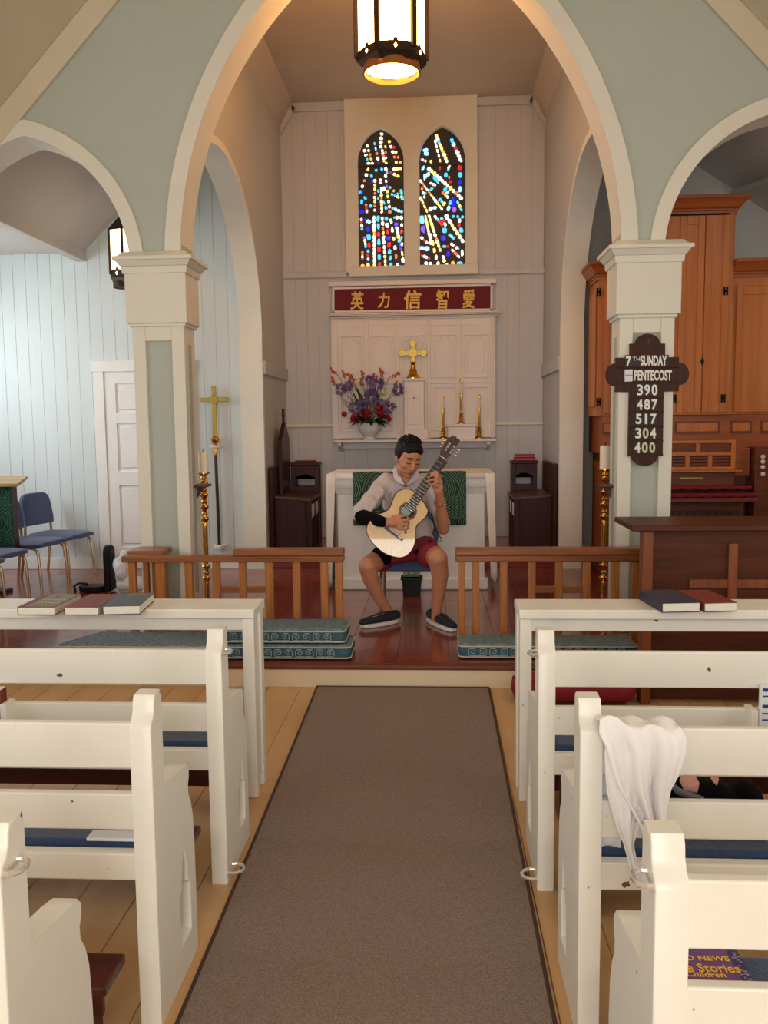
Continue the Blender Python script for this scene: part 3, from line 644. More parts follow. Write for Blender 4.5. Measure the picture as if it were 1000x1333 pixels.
# white paper, booklet, red book in the racks
p=AZ(112,1090,.4735); tag(box('paper_pad',M['paper'],p.x,p.x+.19,p.y,p.y+.045,.4635,.472,bevel=.002),'white paper pad lying on the navy cushion of the second left pew','paper')
for sd,x0,x1 in (('L',-1.83,-1.385),('R',.965,1.35)):
    rk=MB().box(x0,x1,2.645,2.713,.512,.522); rk.box(x0,x1,2.645,2.652,.522,.545); rk.box(*((x0,x0+.02) if sd=='R' else (x1-.02,x1)),2.645,2.713,.522,.618)
    rk.build('book_rack',M['pew'],pews[sd,0],.002)
bk=thing('book','maroon book standing in the rack behind the front left pew','book',(-1.44,2.68,.523)); MB().box(-1.47,-1.407,2.66,2.70,.5235,.66).build('cover',M['maroon'],bk,.002); MB().box(-1.468,-1.409,2.664,2.696,.60,.663).build('page_block',M['page'],bk)
bl=thing('booklet','white printed booklet standing in the rack on the front right pew','booklet',(1.07,2.69,.523)); x0=A(989,920,2.67).x
MB().box(x0,x0+.11,2.668,2.680,.5235,.69).build('cover',M['paper'],bl,.001)
blue=mat('blue_print',(40,60,130),.6,var=0); mb=MB()
for k,(z,w) in enumerate(((.672,.07),(.655,.05),(.62,.06),(.60,.05),(.58,.05),(.55,.045))): mb.box(x0+.008,x0+.008+w,2.6665,2.668,z,z+(.010 if k in(0,2) else .004))
mb.build('printed_lines',blue,bl)
# bags on the second right pew
root=thing('handbag','black handbag with a pink panel and grey strap on the draped pew','bag',(.72,2.2,.4635))
z0=.4635
mb=MB()
for k in range(9): mb.ball((.60+.025*k,2.215+.01*math.sin(k*2),z0+.05+.008*math.sin(k*1.7)),(.045,.065,.055),n=10,k=8)
o=blob('bag_body',mb,M['blackcloth'],root,.008,3)
f=.9
MB().prism([A(890,1030,2.15),A(909,1034,2.15),A(912,1019,2.15),A(893,1022,2.15)],(0,.05,.006)).build('pink_panel',mat('pink_leather',(206,150,136),.6),root,.006)
MB().prism([A(928,1018,2.152),A(934,1024,2.152),A(937,1014,2.152)],(0,.05,.004)).build('pink_panel',bpy.data.materials['pink_leather'],root,.003)
MB().tube([A(873,1020,2.14),A(883,1030,2.13),A(900,1036,2.13),A(915,1040,2.14)],[.006,.009,.009,.006],8).build('strap',mat('grey_strap',(92,92,98),.6),root)
mb=MB(); rb=random.Random(5)
for k in range(16): mb.ball((.96+.4*rb.random(),2.2+.05*(rb.random()-.5),z0+.055+.03*rb.random()),(.07,.07,.055),n=10,k=8)
o=blob('plastic_bag',mb,mat('shiny_black_plastic',(10,10,12),.22,bump=.9,bscale=16,var=0),None,.009,2); tag(o,'crumpled shiny black plastic bag beside the black handbag','bag')
# white cloth over the pew rail --------------------------------------------------
def interp(pl,t):
    n=len(pl)-1; f=min(max(t,0),1)*n; i=min(int(f),n-1); return tuple(a+(b-a)*(f-i) for a,b in zip(pl[i],pl[i+1]))
root=thing('draped_cloth','white cotton cloth hanging in folds over the pew rail','cloth',(.47,1.98,.5))
ZR=.795; YF=2.012
def sheet(nm,left,right,y0,amp,nf,ph,over=True,nu=60,nv=40):
    rows=[]
    lt,rt=left[0],right[0]
    if over:
        for q in range(5):
            r=[]
            for i in range(nu+1):
                u=i/nu; p=A(lt[0]+(rt[0]-lt[0])*u,lt[1]+(rt[1]-lt[1])*u,y0); a=q/4
                f=amp*math.sin(u*nf*6.28+ph)*.4
                yy=2.056-.0*a; 
                if q==0: P=V((p.x,2.058,.70+.02*math.sin(u*9)))
                elif q==1: P=V((p.x,2.057,.77))
                elif q==2: P=V((p.x,2.045,ZR+.006+f*.6))
                elif q==3: P=V((p.x,2.02,ZR+.012+f))
                else: P=V((p.x,2.004,ZR+.006+f*.8))
                r.append(P)
            rows.append(r)
    for j in range(nv+1):
        v=j/nv; l=interp(left,v); rr=interp(right,v); r=[]
        for i in range(nu+1):
            u=i/nu; p=A(l[0]+(rr[0]-l[0])*u,l[1]+(rr[1]-l[1])*u,y0)
            g=min(1,.25+v*1.6)
            d=amp*g*(math.sin(u*nf*6.28+ph+.8*math.sin(v*3))+.55*math.sin(u*nf*2.3*6.28+ph*2-v*2)*(1-.4*v))+.010*math.sin(u*3.1)
            top=.010*math.sin(u*12)*(1-v)**4+.012*math.sin(u*5+1)*(1-v)**6
            r.append(V((p.x,y0-.012-max(-.010,d)-.012*math.sin(3.14*min(1,v*1.2)),p.z+top)))
        rows.append(r)
    return MB().grid(rows).build(nm,M['cloth'],root,solid=.004,smooth=180,sub=1)
sheet('front_fall',[(779,938),(777,951),(786,968),(794,998),(801,1017),(817,1044),(829,1067),(838,1088),(846,1110)],[(884,939),(892,955),(891,977),(882,1006),(872,1024),(867,1049),(866,1066),(868,1088),(868,1110)],1.985,.016,2.6,.6)
sheet('under_fall',[(788,960),(785,977),(786,1003),(788,1027),(795,1050),(801,1070),(810,1092),(817,1117),(824,1143)],[(850,960),(850,977),(846,1000),(842,1027),(836,1050),(828,1070),(822,1094),(826,1115),(831,1136)],1.992,.007,1.7,2.0,over=False)
rows=[]
for j in range(9):
    v=j/8; z=.77-v*.33
    rows.append([V((.375+.01*math.sin(v*5)+u*(.13-.05*v),2.062+.006*math.sin(u*9+v*2)+.012*v,z-(.05*abs(u-.5) if j==8 else 0))) for u in [i/12 for i in range(13)]])
MB().grid(rows).build('back_fall',M['cloth'],root,solid=.003,smooth=180)
# ------------------------------------------------------------------ communion rails
RY=5.40; rw=.075
def rail(nm,label,xs_px,top,mid,lowbar,slab,group='communion rails'):
    zb=A(400,731,RY).z; zt_=A(400,722.5,RY).z
    x0,x1=A(top[0],720,RY).x,A(top[1],720,RY).x
    root=thing(nm,label,'railing',((x0+x1)/2,RY,S),group)
    MB().box(x0,x1,RY-.04,RY+.045,zb,zt_).build('top_rail',M['oakrailx'],root,.008)
    if slab:
        a,b=A(slab[0],718,RY).x,A(slab[1],718,RY).x; MB().box(a,b,RY-.05,RY+.055,zt_,zt_+.043).build('upper_rail',M['oakrailx'],root,.008)
    for a,b in xs_px:
        xa,xb=A(a,760,RY).x,A(b,760,RY).x; MB().box(xa,xb,RY-.022,RY+.022,S,zb).build('baluster',M['oakrail'],root,.003)
    a,b=A(lowbar[0],766,RY).x,A(lowbar[1],766,RY).x; zz=A(lowbar[0],767,RY).z
    MB().box(a,b,RY-.017,RY+.017,zz-.02,zz+.02).build('cross_bar',M['oakrailx'],root,.003)
    return root
rl=rail('communion_rail','oak communion rail with raised second top on the left of the guitarist',[(169,178),(204,215),(242,251.5),(278,287),(312,321),(346,356),(382,391),(418,427.5),(437,446)],(160,448),0,(280,350),(305,448))
MB().box(-1.99,-1.76,RY+.05,RY+.27,.676,.71).build('return_rail',M['oakrailx'],rl,.008)
for k in range(3): MB().box(-1.935+k*.06,-1.90+k*.06,RY+.18,RY+.22,S,.68).build('return_baluster',M['oakrail'],rl,.003)
rail('communion_rail','oak communion rail between the guitarist and the brown desk',[(597,605),(615,624),(651,660.5),(688,697),(723,732),(758.5,768),(796,805.5),(822,831)],(593,836),0,(692,764),(593,836))
# long kneeling cushions
def kcushion(x0,x1,y0,y1,z0,label,left_taper=0,keys=True,h=.083):
    root=thing('kneeling_cushion',label,'cushion',((x0+x1)/2,(y0+y1)/2,z0),'teal kneeling cushions'); r=.03
    def rr(e,zz):
        pts=[]
        for cx,cy,a0 in ((x1-r,y1-r,0),(x0+r,y1-r,90),(x0+r+left_taper*0,y0+r,180),(x1-r,y0+r,270)):
            for k in range(5): a=math.radians(a0+90*k/4); pts.append((cx+(r+e)*math.cos(a)+(left_taper if (cx<(x0+x1)/2 and cy>(y0+y1)/2) else 0),cy+(r+e)*math.sin(a),zz))
        return pts
    b=MB(); rings=[rr(-.012,z0+.001),rr(0,z0+.010),rr(.004,z0+h*.45),rr(0,z0+h-.012)]; n=len(rings[0])
    for k in range(3): b.add(rings[k]+rings[k+1],[(i,(i+1)%n,n+(i+1)%n,n+i) for i in range(n)])
    b.add(rings[0],[list(range(n))]); b.add(rings[3],[list(range(n))])
    b.build('side_band',M['cushside'],root,smooth=50)
    b=MB(); rings=[rr(0,z0+h-.012),rr(-.004,z0+h-.003),rr(-.02,z0+h+.003)]
    for k in range(2): b.add(rings[k]+rings[k+1],[(i,(i+1)%n,n+(i+1)%n,n+i) for i in range(n)])
    b.add(rings[2],[list(range(n))]); b.build('top_cover',M['cushtop'],root,smooth=60)
    for zz in (z0+.010,z0+h-.011): MB().tube(rr(.002,zz),.0045,6,closed=True).build('piping',M['piping'],root)
    if keys:
        b=MB(); yk=y0-.0055; s_=.021; q=.0027; pitch=.062; nk=int((x1-x0-.07)/pitch); zc=z0+h*.48
        for k in range(nk):
            cx=x0+.045+pitch*k+pitch/2; f=1 if k%2 else -1
            pl=[(-1.25,-1),(1,-1),(1,1),(-.75,1),(-.75,-.4),(.35,-.4),(.35,.35),(-.2,.35)]
            for (a,c),(d,e) in zip(pl,pl[1:]):
                xa,xb=sorted((cx+f*a*s_,cx+f*d*s_)); za,zb=sorted((zc+c*s_,zc+e*s_)); b.box(xa-q,xb+q,yk-.0015,yk+.004,za-q,zb+q)
        o=b.build('key_embroidery',M['cushkey'],root,smooth=0); o['kind']='stuff'
    return root
CYF=4.975
kcushion(A(292,850,CYF).x,A(456,850,CYF).x,CYF,CYF+.3,S+.004,'teal kneeling cushion with key pattern at the bottom of the stacked pair')
kcushion(A(288,830,CYF+.02).x,A(449,830,CYF+.02).x,CYF+.025,CYF+.32,S+.095,'teal kneeling cushion lying on top of another one')
kcushion(A(72,843,CYF).x,A(284,843,CYF).x,CYF,CYF+.34,S+.004,'grey teal kneeling cushion behind the front left pew',left_taper=.12)
kcushion(A(598,845,5.02).x,A(830,845,5.02).x,5.02,5.28,S+.004,'single teal kneeling cushion before the right communion rail')
# red kneeling bolster on the nave floor
x0,x1=A(666,890,4.62).x,A(830,900,4.62).x
root=thing('red_cushion','rounded dark red cushion on the floor below the step','cushion',((x0+x1)/2,4.66,0))
b=MB(); prof=[]
for k in range(17): a=math.pi*k/16; prof.append((x0+.07-.07*math.cos(a)*1 if k<=8 else 0,0))
rings=[]
for t in range(21):
    u=t/20; 
    if u<.2: e=math.sin(math.pi/2*u/.2); xx=x0+.09*(1-math.cos(math.pi/2*u/.2))
    elif u>.8: e=math.sin(math.pi/2*(1-u)/.2); xx=x1-.09*(1-math.cos(math.pi/2*(1-u)/.2))
    else: e=1; xx=x0+.09+(x1-x0-.18)*(u-.2)/.6
    e=max(e,.05); rings.append([V((xx,4.66+.13*e*math.copysign(abs(math.cos(2*math.pi*k/16))**.7,math.cos(2*math.pi*k/16)),.072+.068*e*math.copysign(abs(math.sin(2*math.pi*k/16))**.7,math.sin(2*math.pi*k/16)))) for k in range(16)]+[V((xx,4.66+.13*e,.072))])
b.grid(rings); b.build('cushion_body',M['red'],root,smooth=80)
b=MB(); b.tube([V((x0+.02,4.66+.1*math.cos(a),.072+.05*math.sin(a))) for a in [2*math.pi*k/20 for k in range(20)]],.005,6,closed=True); b.build('seam_piping',M['red'],root)
# ------------------------------------------------------------------ sanctuary furniture
def fit_text(body,x0,y0,x1,y1,Y,m,parent,name='lettering',bold=.02,shear=0,depth=.004):
    t=text_mb(body,1,1,bold,.01); xs=[p.x for p in t.v]; zs=[p.z for p in t.v]; ax,bx,az,bz=min(xs),max(xs),min(zs),max(zs); y_=[p.y for p in t.v]; ym=max(y_)
    out=[]
    for p in t.v:
        u=(p.x-ax)/(bx-ax); v=(bz-p.z)/(bz-az); q=A(x0+(x1-x0)*u+shear*(.5-v),y0+(y1-y0)*v,Y); out.append(V((q.x,Y-(depth if p.y<ym-.001 else -.001),q.z)))
    t.v=out; return t.build(name,m,parent,smooth=0)
def pxbox(mb,x0,y0,x1,y1,Y,d):
    a=A(x0,y1,Y); b=A(x1,y0,Y); return mb.box(a.x,b.x,Y,Y+d,a.z,b.z)
# altar
AY=7.2; ax0,ax1=A(440,700,AY).x,A(631,700,AY).x; zt=A(530,615.5,AY).z
root=thing('altar','white altar table with moulded top and green frontal behind the guitarist','altar',((ax0+ax1)/2,AY+.3,S))
MB().box(ax0,ax1,AY,AY+.6,S,zt-.13).build('altar_body',M['white'],root,.004)
MB().box(ax0-.03,ax1+.03,AY-.03,AY+.63,S,S+.1).build('plinth',M['white'],root,.012)
b=MB()
for z0,z1,e0,e1 in ((zt-.175,zt-.12,.01,.028),(zt-.12,zt-.10,.045,.05),(zt-.10,zt-.02,.055,.065)):
    b.add([(ax0-e0,AY-e0,z0),(ax1+e0,AY-e0,z0),(ax1+e0,AY+.6+e0,z0),(ax0-e0,AY+.6+e0,z0),(ax0-e1,AY-e1,z1),(ax1+e1,AY-e1,z1),(ax1+e1,AY+.6+e1,z1),(ax0-e1,AY+.6+e1,z1)],[(0,3,2,1),(4,5,6,7),(0,1,5,4),(1,2,6,5),(2,3,7,6),(3,0,4,7)])
b.build('altar_top',M['white'],root,.004)
for a,c in ((ax0+.09,ax0+.2),(ax1-.2,ax1-.09)): 
    MB().box(ax0+.20,ax0+.206,AY-.004,AY,S+.1,zt-.18).build('panel_bead',M['white'],root); break
root=thing('altar_cloth','white linen cloth over the altar falling at both ends','cloth',((ax0+ax1)/2,AY+.3,zt-.02)); e=.074
b=MB(); top=[]; 
def fall(side):
    x=ax0-e if side<0 else ax1+e; rows=[]
    for j in range(13):
        v=j/12; r=[]
        for i in range(25):
            u=i/24; zb=(A(430,766,AY).z if side<0 else A(640,757,AY).z)+.03*math.sin(u*7+side)
            z=zt-.004-(zt-zb)*v; f=.014*v*math.sin(u*22+side*2)+side*0
            r.append(V((x+side*(.012*v+abs(f)+.012*v*math.sin(u*9)),AY-.05+.70*u-.02*v*(u-.5)*2,z)))
        rows.append(r)
    return rows
L_=fall(-1); R_=fall(1)
b.grid(L_); b.grid(R_); b.grid([L_[0],[V((p.x+.012,p.y,zt)) for p in L_[0]],[V((p.x-.012,p.y,zt)) for p in R_[0]],R_[0]])
fr=[V((p.x,AY-.07,zt)) for p in (L_[0][0],R_[0][0])]
for sd_,xe_,zb_w in ((-1,ax0-e,A(430,765,AY).z),(1,ax1+e,A(640,757,AY).z)):
    b.grid([[V((xe_-sd_*(-.012*j/10-.004)+(-sd_)*(.075*(1-.45*j/10))*i/6,AY-.072-.006*math.sin(i*2.1+j*.3)*(j/10),zt-.003-(zt-zb_w)*(j/10)*(1-.06*i/6))) for i in range(7)] for j in range(11)])
b.grid([[V((ax0-e+.012,AY-.05,zt)),V((ax1+e-.012,AY-.05,zt))],[V((ax0-e+.012,AY-.068,zt-.006)),V((ax1+e-.012,AY-.068,zt-.006))],[V((ax0-e+.012,AY-.07,zt-.05)),V((ax1+e-.012,AY-.07,zt-.05))]])
b.build('linen_cloth',M['linen'],root,solid=.003,smooth=60)
fx0,fx1,fz0=A(459.5,650,AY-.08).x,A(607,650,AY-.08).x,A(530,684,AY-.08).z
b=MB(); b.grid([[V((fx0+(fx1-fx0)*i/16,AY+.1 if j==0 else AY-.078-.004*math.sin(i*.8),zt+.006 if j<2 else zt-(zt-fz0)*(j-1)/6)) for i in range(17)] for j in range(8)])
fr=b.build('altar_frontal',M['frontal'],None,solid=.004,smooth=60); tag(fr,'green altar frontal woven with pale wavy lines, hanging on the altar','frontal')
# planter under the chair
root=thing('planter','black rectangular plastic planter with striped green stalks below the blue chair','plant',A(536,774,6.9)*1)
x0,x1=A(523,760,6.9).x,A(549,760,6.9).x; zp=A(536,752,6.9).z
b=MB(); b.add([(x0+.012,6.9,S),(x1-.012,6.9,S),(x1-.012,7.02,S),(x0+.012,7.02,S),(x0,6.89,zp),(x1,6.89,zp),(x1,7.03,zp),(x0,7.03,zp)],[(0,3,2,1),(4,5,6,7),(0,1,5,4),(1,2,6,5),(2,3,7,6),(3,0,4,7)])
b.box(x0-.008,x1+.008,6.88,7.04,zp-.02,zp); b.build('pot',M['black'],root,.004)
stripe=mat('striped_leaf',(150,170,120),.5,rgb2=(58,90,46),scale=10,stretch=(1,1,8)); rb=random.Random(4)
for k in range(9):
    xx=x0+.02+(x1-x0-.04)*k/8; tp=V((xx+.03*(rb.random()-.5),6.96+.05*(rb.random()-.5),zp+.26+.12*rb.random()))
    MB().tube([(xx,6.95,zp-.005),(xx*.6+tp.x*.4,6.95,zp+.15),tp],[.007,.007,.002],6).build('stalk',stripe,root)
# reredos ------------------------------------------------------------
QY=YE-.075
rer=thing('reredos','white five bay panelled reredos with moulded cornice on the east wall','reredos',(A(540,500,QY).x,QY,A(540,576,QY).z))
b=MB(); pxbox(b,433,410,645.5,571,QY,.07); b.build('backboard',M['reredos'],rer,.003)
bays=[437,477.5,518,558.5,598.5,641]; yo=lambda x:-.012*(x-540)
for x in bays:
    b=MB(); pxbox(b,x-1.7,412+yo(x),x+1.7,571+yo(x)*.8,QY-.018,.02); b.build('bay_post',M['reredos'],rer,.004)
b=MB(); 
for y0,y1,d,e in ((405,407,.05,4),(407,409.5,.06,7),(409.5,412,.04,5),(412,414,.02,2)): pxbox(b,434-e,y0+1,645+e,y1+1,QY-d,d+.07)
b.build('cornice',M['reredos'],rer,.004)
for x,x2 in zip(bays,bays[1:]):
    c=(x+x2)/2; d=yo(c); hw=(x2-x)/2-5.5
    b=MB(); pxbox(b,x+2,421+d,x2-2,424.5+d,QY-.008,.01); b.build('frieze_strip',M['reredos'],rer,.002)
    b=MB(); t=1.5
    for q in ((c-hw,436,c+hw,436+t),(c-hw,491,c+hw,491+t),(c-hw,436,c-hw+t,492),(c+hw-t,436,c+hw,492)): pxbox(b,q[0],q[1]+d,q[2],q[3]+d,QY-.020,.022)
    for s in (-1,1): b.bar(A(c+s*(hw-.5),449.5+d,QY-.006),A(c+s*2.2,437+d,QY-.006),.012,.012,up=(0,1,0))
    b.build('panel_moulding',M['reredos'],rer,.002)
    b=MB(); i_=hw-4.5; b.prism([A(c-i_,486+d,QY-.008),A(c+i_,486+d,QY-.008),A(c+i_,451+d,QY-.008),A(c,440.5+d,QY-.008),A(c-i_,451+d,QY-.008)],(0,.01,0)); b.build('pointed_panel',M['reredos'],rer,.004)
    b=MB(); pxbox(b,x+1,494.5+d,x2-1,499.5+d,QY-.02,.022); b.build('mid_rail',M['reredos'],rer,.004)
    b=MB()
    for q in ((c-hw,504,c+hw,504+t),(c-hw,560,c+hw,560+t),(c-hw,504,c-hw+t,561),(c+hw-t,504,c+hw,561)): pxbox(b,q[0],q[1]+d,q[2],q[3]+d,QY-.020,.022)
    b.build('lower_moulding',M['reredos'],rer,.002)
    b=MB(); pxbox(b,c-hw+4,508.5+d,c+hw-4,556.5+d,QY-.007,.01); b.build('lower_panel',M['reredos'],rer,.004)
SHY=YE-.28; zsh=A(540,572,SHY).z
b=MB(); b.box(A(434,573,SHY).x,A(646,573,SHY).x,SHY,YE,zsh-.028,zsh); b.build('shelf',M['reredos'],rer,.005)
b=MB(); b.box(A(444,573,SHY).x,A(636,573,SHY).x,YE-.12,YE,zsh-.1,zsh-.028); b.build('shelf_apron',M['eastboard'],rer,.004)
for x in (441,637):
    xx=A(x,573,SHY).x; b=MB(); b.prism([(xx-.02,YE,zsh-.028),(xx-.02,SHY+.03,zsh-.028),(xx-.02,SHY+.035,zsh-.06),(xx-.02,SHY+.09,zsh-.09),(xx-.02,YE-.08,zsh-.10),(xx-.02,YE,zsh-.14)],(.04,0,0)); b.build('bracket',M['reredos'],rer,.003)
# crimson sign board
sg=thing('inscribed_panel','crimson panel with five gold characters in a white frame above the reredos','sign',(A(537,404,QY).x,QY,A(537,404,QY).z))
P=[A(x,y,QY) for x,y in ((434,375.5),(640,370.5),(640,403),(434,406))]
MB().prism(P,(0,.06,0)).build('crimson_field',M['signred'],sg)
for i in range(4):
    p,q=P[i],P[(i+1)%4]; d=(q-p).normalized(); MB().bar(p-d*.012+V((0,.02,0)),q+d*.012+V((0,.02,0)),.055,.024,up=(0,0,1) if i%2==0 else (1,0,0)).build('frame_strip',M['reredos'],sg,.003)
b=MB(); b.box(P[0].x-.05,P[1].x+.05,QY-.03,YE,max(P[0].z,P[1].z)+.012,max(P[0].z,P[1].z)+.062); b.build('frame_cap',M['reredos'],sg,.005)
for ch,x0,y0,x1,y1 in (('英',120,88,200,198),('力',282,95,352,188),('信',435,80,538,192),('智',625,75,700,192),('愛',783,75,858,188)):
    fit_text(ch,430+x0/4.545,360+y0/4.545,430+x1/4.545,360+y1/4.545,QY-.004,M['gold'],sg,'character',.022,shear=1.2)
# pedestal, block, cross, candles
def pedestal(nm,lab,x0,x1,y0,y1,Y0,panel):
    rt=thing(nm,lab,'block',(A((x0+x1)/2,y1,Y0).x,Y0,zsh)); a=A(x0,y0,Y0); c=A(x1,y0,Y0)
    b=MB(); b.box(a.x,c.x,Y0,QY-.02,zsh,a.z-.03); b.build('pedestal_body',M['reredos'],rt,.004)
    b=MB(); b.box(a.x-.015,c.x+.015,Y0-.015,QY-.02,a.z-.03,a.z); b.build('top_moulding',M['reredos'],rt,.006)
    if panel:
        b=MB(); b.box(a.x-.0,c.x+.04,Y0-.02,Y0+.01,zsh,zsh+.11); b.build('foot_step',M['reredos'],rt,.004)
        b=MB(); pxbox(b,x0+4,y0+9,x1-4,y0+60,Y0-.006,.008); b.build('front_panel',M['reredos'],rt,.004)
        b=MB(); cx=(x0+x1)/2; pxbox(b,cx-1,y0+16,cx+1,y0+50,Y0-.012,.008); pxbox(b,cx-6,y0+24,cx+6,y0+26.5,Y0-.012,.008); b.build('raised_cross',M['reredos'],rt,.002)
    return A((x0+x1)/2,y0,Y0).z
zc_=pedestal('pedestal','tall white pedestal box carrying the brass cross',526,552,492.5,568,YE-.2,True)
zb_=pedestal('riser_block','small white block under the middle brass candle',583,619,552,569,YE-.2,False)
SC9=A(600,540,YE-.18).x-A(599,540,YE-.18).x
rt=thing('altar_cross','polished brass standing cross on the tall white pedestal','cross',(A(538,492,YE-.13).x,YE-.13,zc_))
cx,cy=A(538,492,YE-.13).x,YE-.13; ztop=A(538,444,cy).z; zar=A(538,459.5,cy).z; px=SC9
b=MB(); b.lathe([(.085,zc_),(.085,zc_+.012),(.07,zc_+.02),(.05,zc_+.045),(.04,zc_+.075),(.045,zc_+.08),(.03,zc_+.11),(.022,zc_+.15),(.03,zc_+.165),(.02,zc_+.18)],(cx,cy,0),16); b.build('base',M['brass'],rt)
b=MB(); w=.026; b.box(cx-w,cx+w,cy-.01,cy+.01,zc_+.17,ztop-.02); b.box(cx-13.5*px,cx+13.5*px,cy-.0095,cy+.0095,zar-w,zar+w)
for dx,dz in ((0,ztop-.025),(-14*px,zar),(14*px,zar)): b.lathe([(.0,-.011),(.038,-.011),(.038,.011),(.0,.011)],(cx+dx,cy,dz),14,rot=Matrix.Rotation(math.pi/2,3,'X'))
b.lathe([(.0,-.013),(.05,-.013),(.05,.013),(0,.013)],(cx,cy,zar),16,rot=Matrix.Rotation(math.pi/2,3,'X')); b.build('cross',M['brassmatte'],rt,.003)
def candle(x,z0,ytop,ycup,lab):
    cx,cy=A(x,560,YE-.15).x,YE-.15; zt_=A(x,ytop,cy).z; zc2=A(x,ycup,cy).z
    rt=thing('altar_candle',lab,'candle',(cx,cy,z0),'brass candles beside the flowers')
    b=MB(); b.lathe([(.049,z0),(.049,z0+.008),(.041,z0+.018),(.022,z0+.035),(.018,z0+.055),(.026,z0+.062),(.02,z0+.075),(.028,z0+.085),(.016,z0+.1),(.021,z0+.115),(.014,z0+.125),(.014,zc2-.01),(.019,zc2-.005),(.019,zc2)],(cx,cy,0),14); b.build('candlestick',M['brass'],rt)
    b=MB(); b.lathe([(.013,zc2-.004),(.013,zt_-.04)],(cx,cy,0),12); b.build('candle',M['wax'],rt)
    b=MB(); b.lathe([(.010,zt_-.042),(.015,zt_-.036),(.015,zt_-.012),(.009,zt_-.004),(.004,zt_)],(cx,cy,0),12); b.build('follower_cap',M['brass'],rt)
candle(577,zsh,515,531,'brass candle on the shelf, nearest the brass cross'); candle(600.5,zb_,493,512,'brass candle standing on the small white block'); candle(624,zsh,514,531,'brass candle at the outer end of the reredos shelf')
# flowers
fy=YE-.225; fc=V((A(481,570,fy).x,fy,zsh)); px=A(482,540,fy).x-A(481,540,fy).x
rt=thing('flower_arrangement','white vase of purple, red and orange flowers on the reredos shelf','flowers',fc)
zr=A(481,551,fy).z
b=MB(); b.lathe([(.06,zsh),(.062,zsh+.01),(.048,zsh+.03),(.06,zsh+.045),(.1,zsh+.075),(.125,zsh+.12),(.13,zr),(.122,zr),(.118,zr-.03),(.02,zr-.05)],(fc.x,fy,0),24); b.build('vase',M['white'],rt)
rb=random.Random(11)
pur=mat('agapanthus_petal',(138,116,168),.6,var=.2,scale=30); lil=mat('cream_lily_petal',(232,226,196),.6,var=.08); ros=mat('red_rose_petal',(160,14,34),.55,var=.25,scale=40); org=mat('orange_blossom',(212,84,58),.55,var=.15,scale=30); stm=mat('stem_green',(62,78,50),.6)
def pt(u,v,dy=0): p=A(420+u/8.333,460+v/8.333,fy); return V((p.x,fy+dy,p.z))
B0=V((fc.x,fy,zr-.02))
def rdir():
    while True:
        d=V((rb.uniform(-1,1),rb.uniform(-1,.6),rb.uniform(-1,1)))
        if .2<d.length<1: return d.normalized()
stems=MB()
def stem(p,r=.0035):
    mid=B0*.5+p*.5+V((0,0,.03)); stems.tube([B0+V(((p.x-B0.x)*.2,0,0)),mid,p],[r*1.3,r,r*.8],5)
for u,v,r in ((200,390,66),(290,350,52),(370,590,80),(530,480,95),(590,320,78),(720,590,80),(820,400,66),(510,290,50),(440,560,55),(640,560,55)):
    dy=rb.uniform(-.08,.0); c=pt(u,v,dy); R=r/8.333*px; stem(c); b=MB()
    for k in range(34):
        d=rdir(); d=V((d.x,d.y*.7,d.z)).normalized(); q=d.to_track_quat('Z','Y').to_matrix(); L=R*rb.uniform(.85,1.25)
        for a in range(3):
            w=V((math.cos(a*2.09),math.sin(a*2.09),0))*.35+V((0,0,1)); e=(q@w).normalized(); s=q@V((math.cos(a*2.09+1.57),math.sin(a*2.09+1.57),0))*L*.17
            p0=c+d*L*.35; p1=c+d*L*.45+e*L*.3; p2=c+d*L*.5+e*L*.55; b.add([p0,p1+s,p2,p1-s],[(0,1,2,3)])
        
    b.build('agapanthus_head',pur,rt,smooth=0,fixn=False)
for u,v,r in ((240,510,50),(660,450,66),(470,410,56),(230,560,35)):
    c=pt(u,v,-.03); stem(c); R=r/8.333*px; b=MB()
    for k in range(9):
        d=rdir(); q=d.to_track_quat('Z','Y').to_matrix(); s=q@V((R*.3,0,0)); n_=q@V((0,R*.1,0)); b.add([c,c+d*R*.5+s+n_,c+d*R*1.05,c+d*R*.5-s+n_],[(0,1,2,3)])
    b.build('lily',lil,rt,smooth=0,fixn=False)
for u,v,r in ((250,655,30),(360,690,42),(485,648,46),(610,600,50),(640,650,42),(720,705,33),(335,715,25)):
    c=pt(u,v,-.10); R=r/8.333*px*1.25; b=MB(); b.ball(c,(R*.6,R*.6,R*.6),n=8,k=6)
    for k in range(14):
        d=rdir(); q=d.to_track_quat('Z','Y').to_matrix(); s=q@V((R*.5,0,0)); t=q@V((0,R*.5,0)); b.add([c+d*R*.75+s,c+d*R*.82+t,c+d*R*.75-s,c+d*R*.95-t],[(0,1,2,3)])
    b.build('rose',ros,rt,smooth=0,fixn=False)
for pts in ([(500,760),(330,520),(250,380),(180,250),(95,175)],[(500,760),(330,480),(215,190)],[(500,740),(380,420),(300,290),(275,210)],[(505,740),(400,480),(315,230)],[(510,740),(470,420),(440,300),(435,190)],[(510,740),(450,400),(410,270)],[(520,740),(490,400),(490,250)],[(520,740),(560,400),(565,230)],[(525,740),(600,380),(640,260),(620,180)],[(530,740),(640,500),(720,260),(845,215)],[(530,740),(720,480),(810,310)],[(500,750),(220,520),(125,310),(100,260)],[(520,740),(650,350),(660,260),(630,160)]):
    P3=[pt(u,v,-.02) for u,v in pts]; stems.tube(P3,.003,5); b=MB(); e=P3[-1]; d=(P3[-1]-P3[-2]).normalized()
    for k in range(7): b.ball(e-d*.012*k+V((rb.uniform(-.014,.014),rb.uniform(-.014,.014),rb.uniform(-.014,.014))),(.011,.011,.015),n=6,k=4)
    b.build('orange_spray',org,rt)
stems.build('stems',stm,rt)
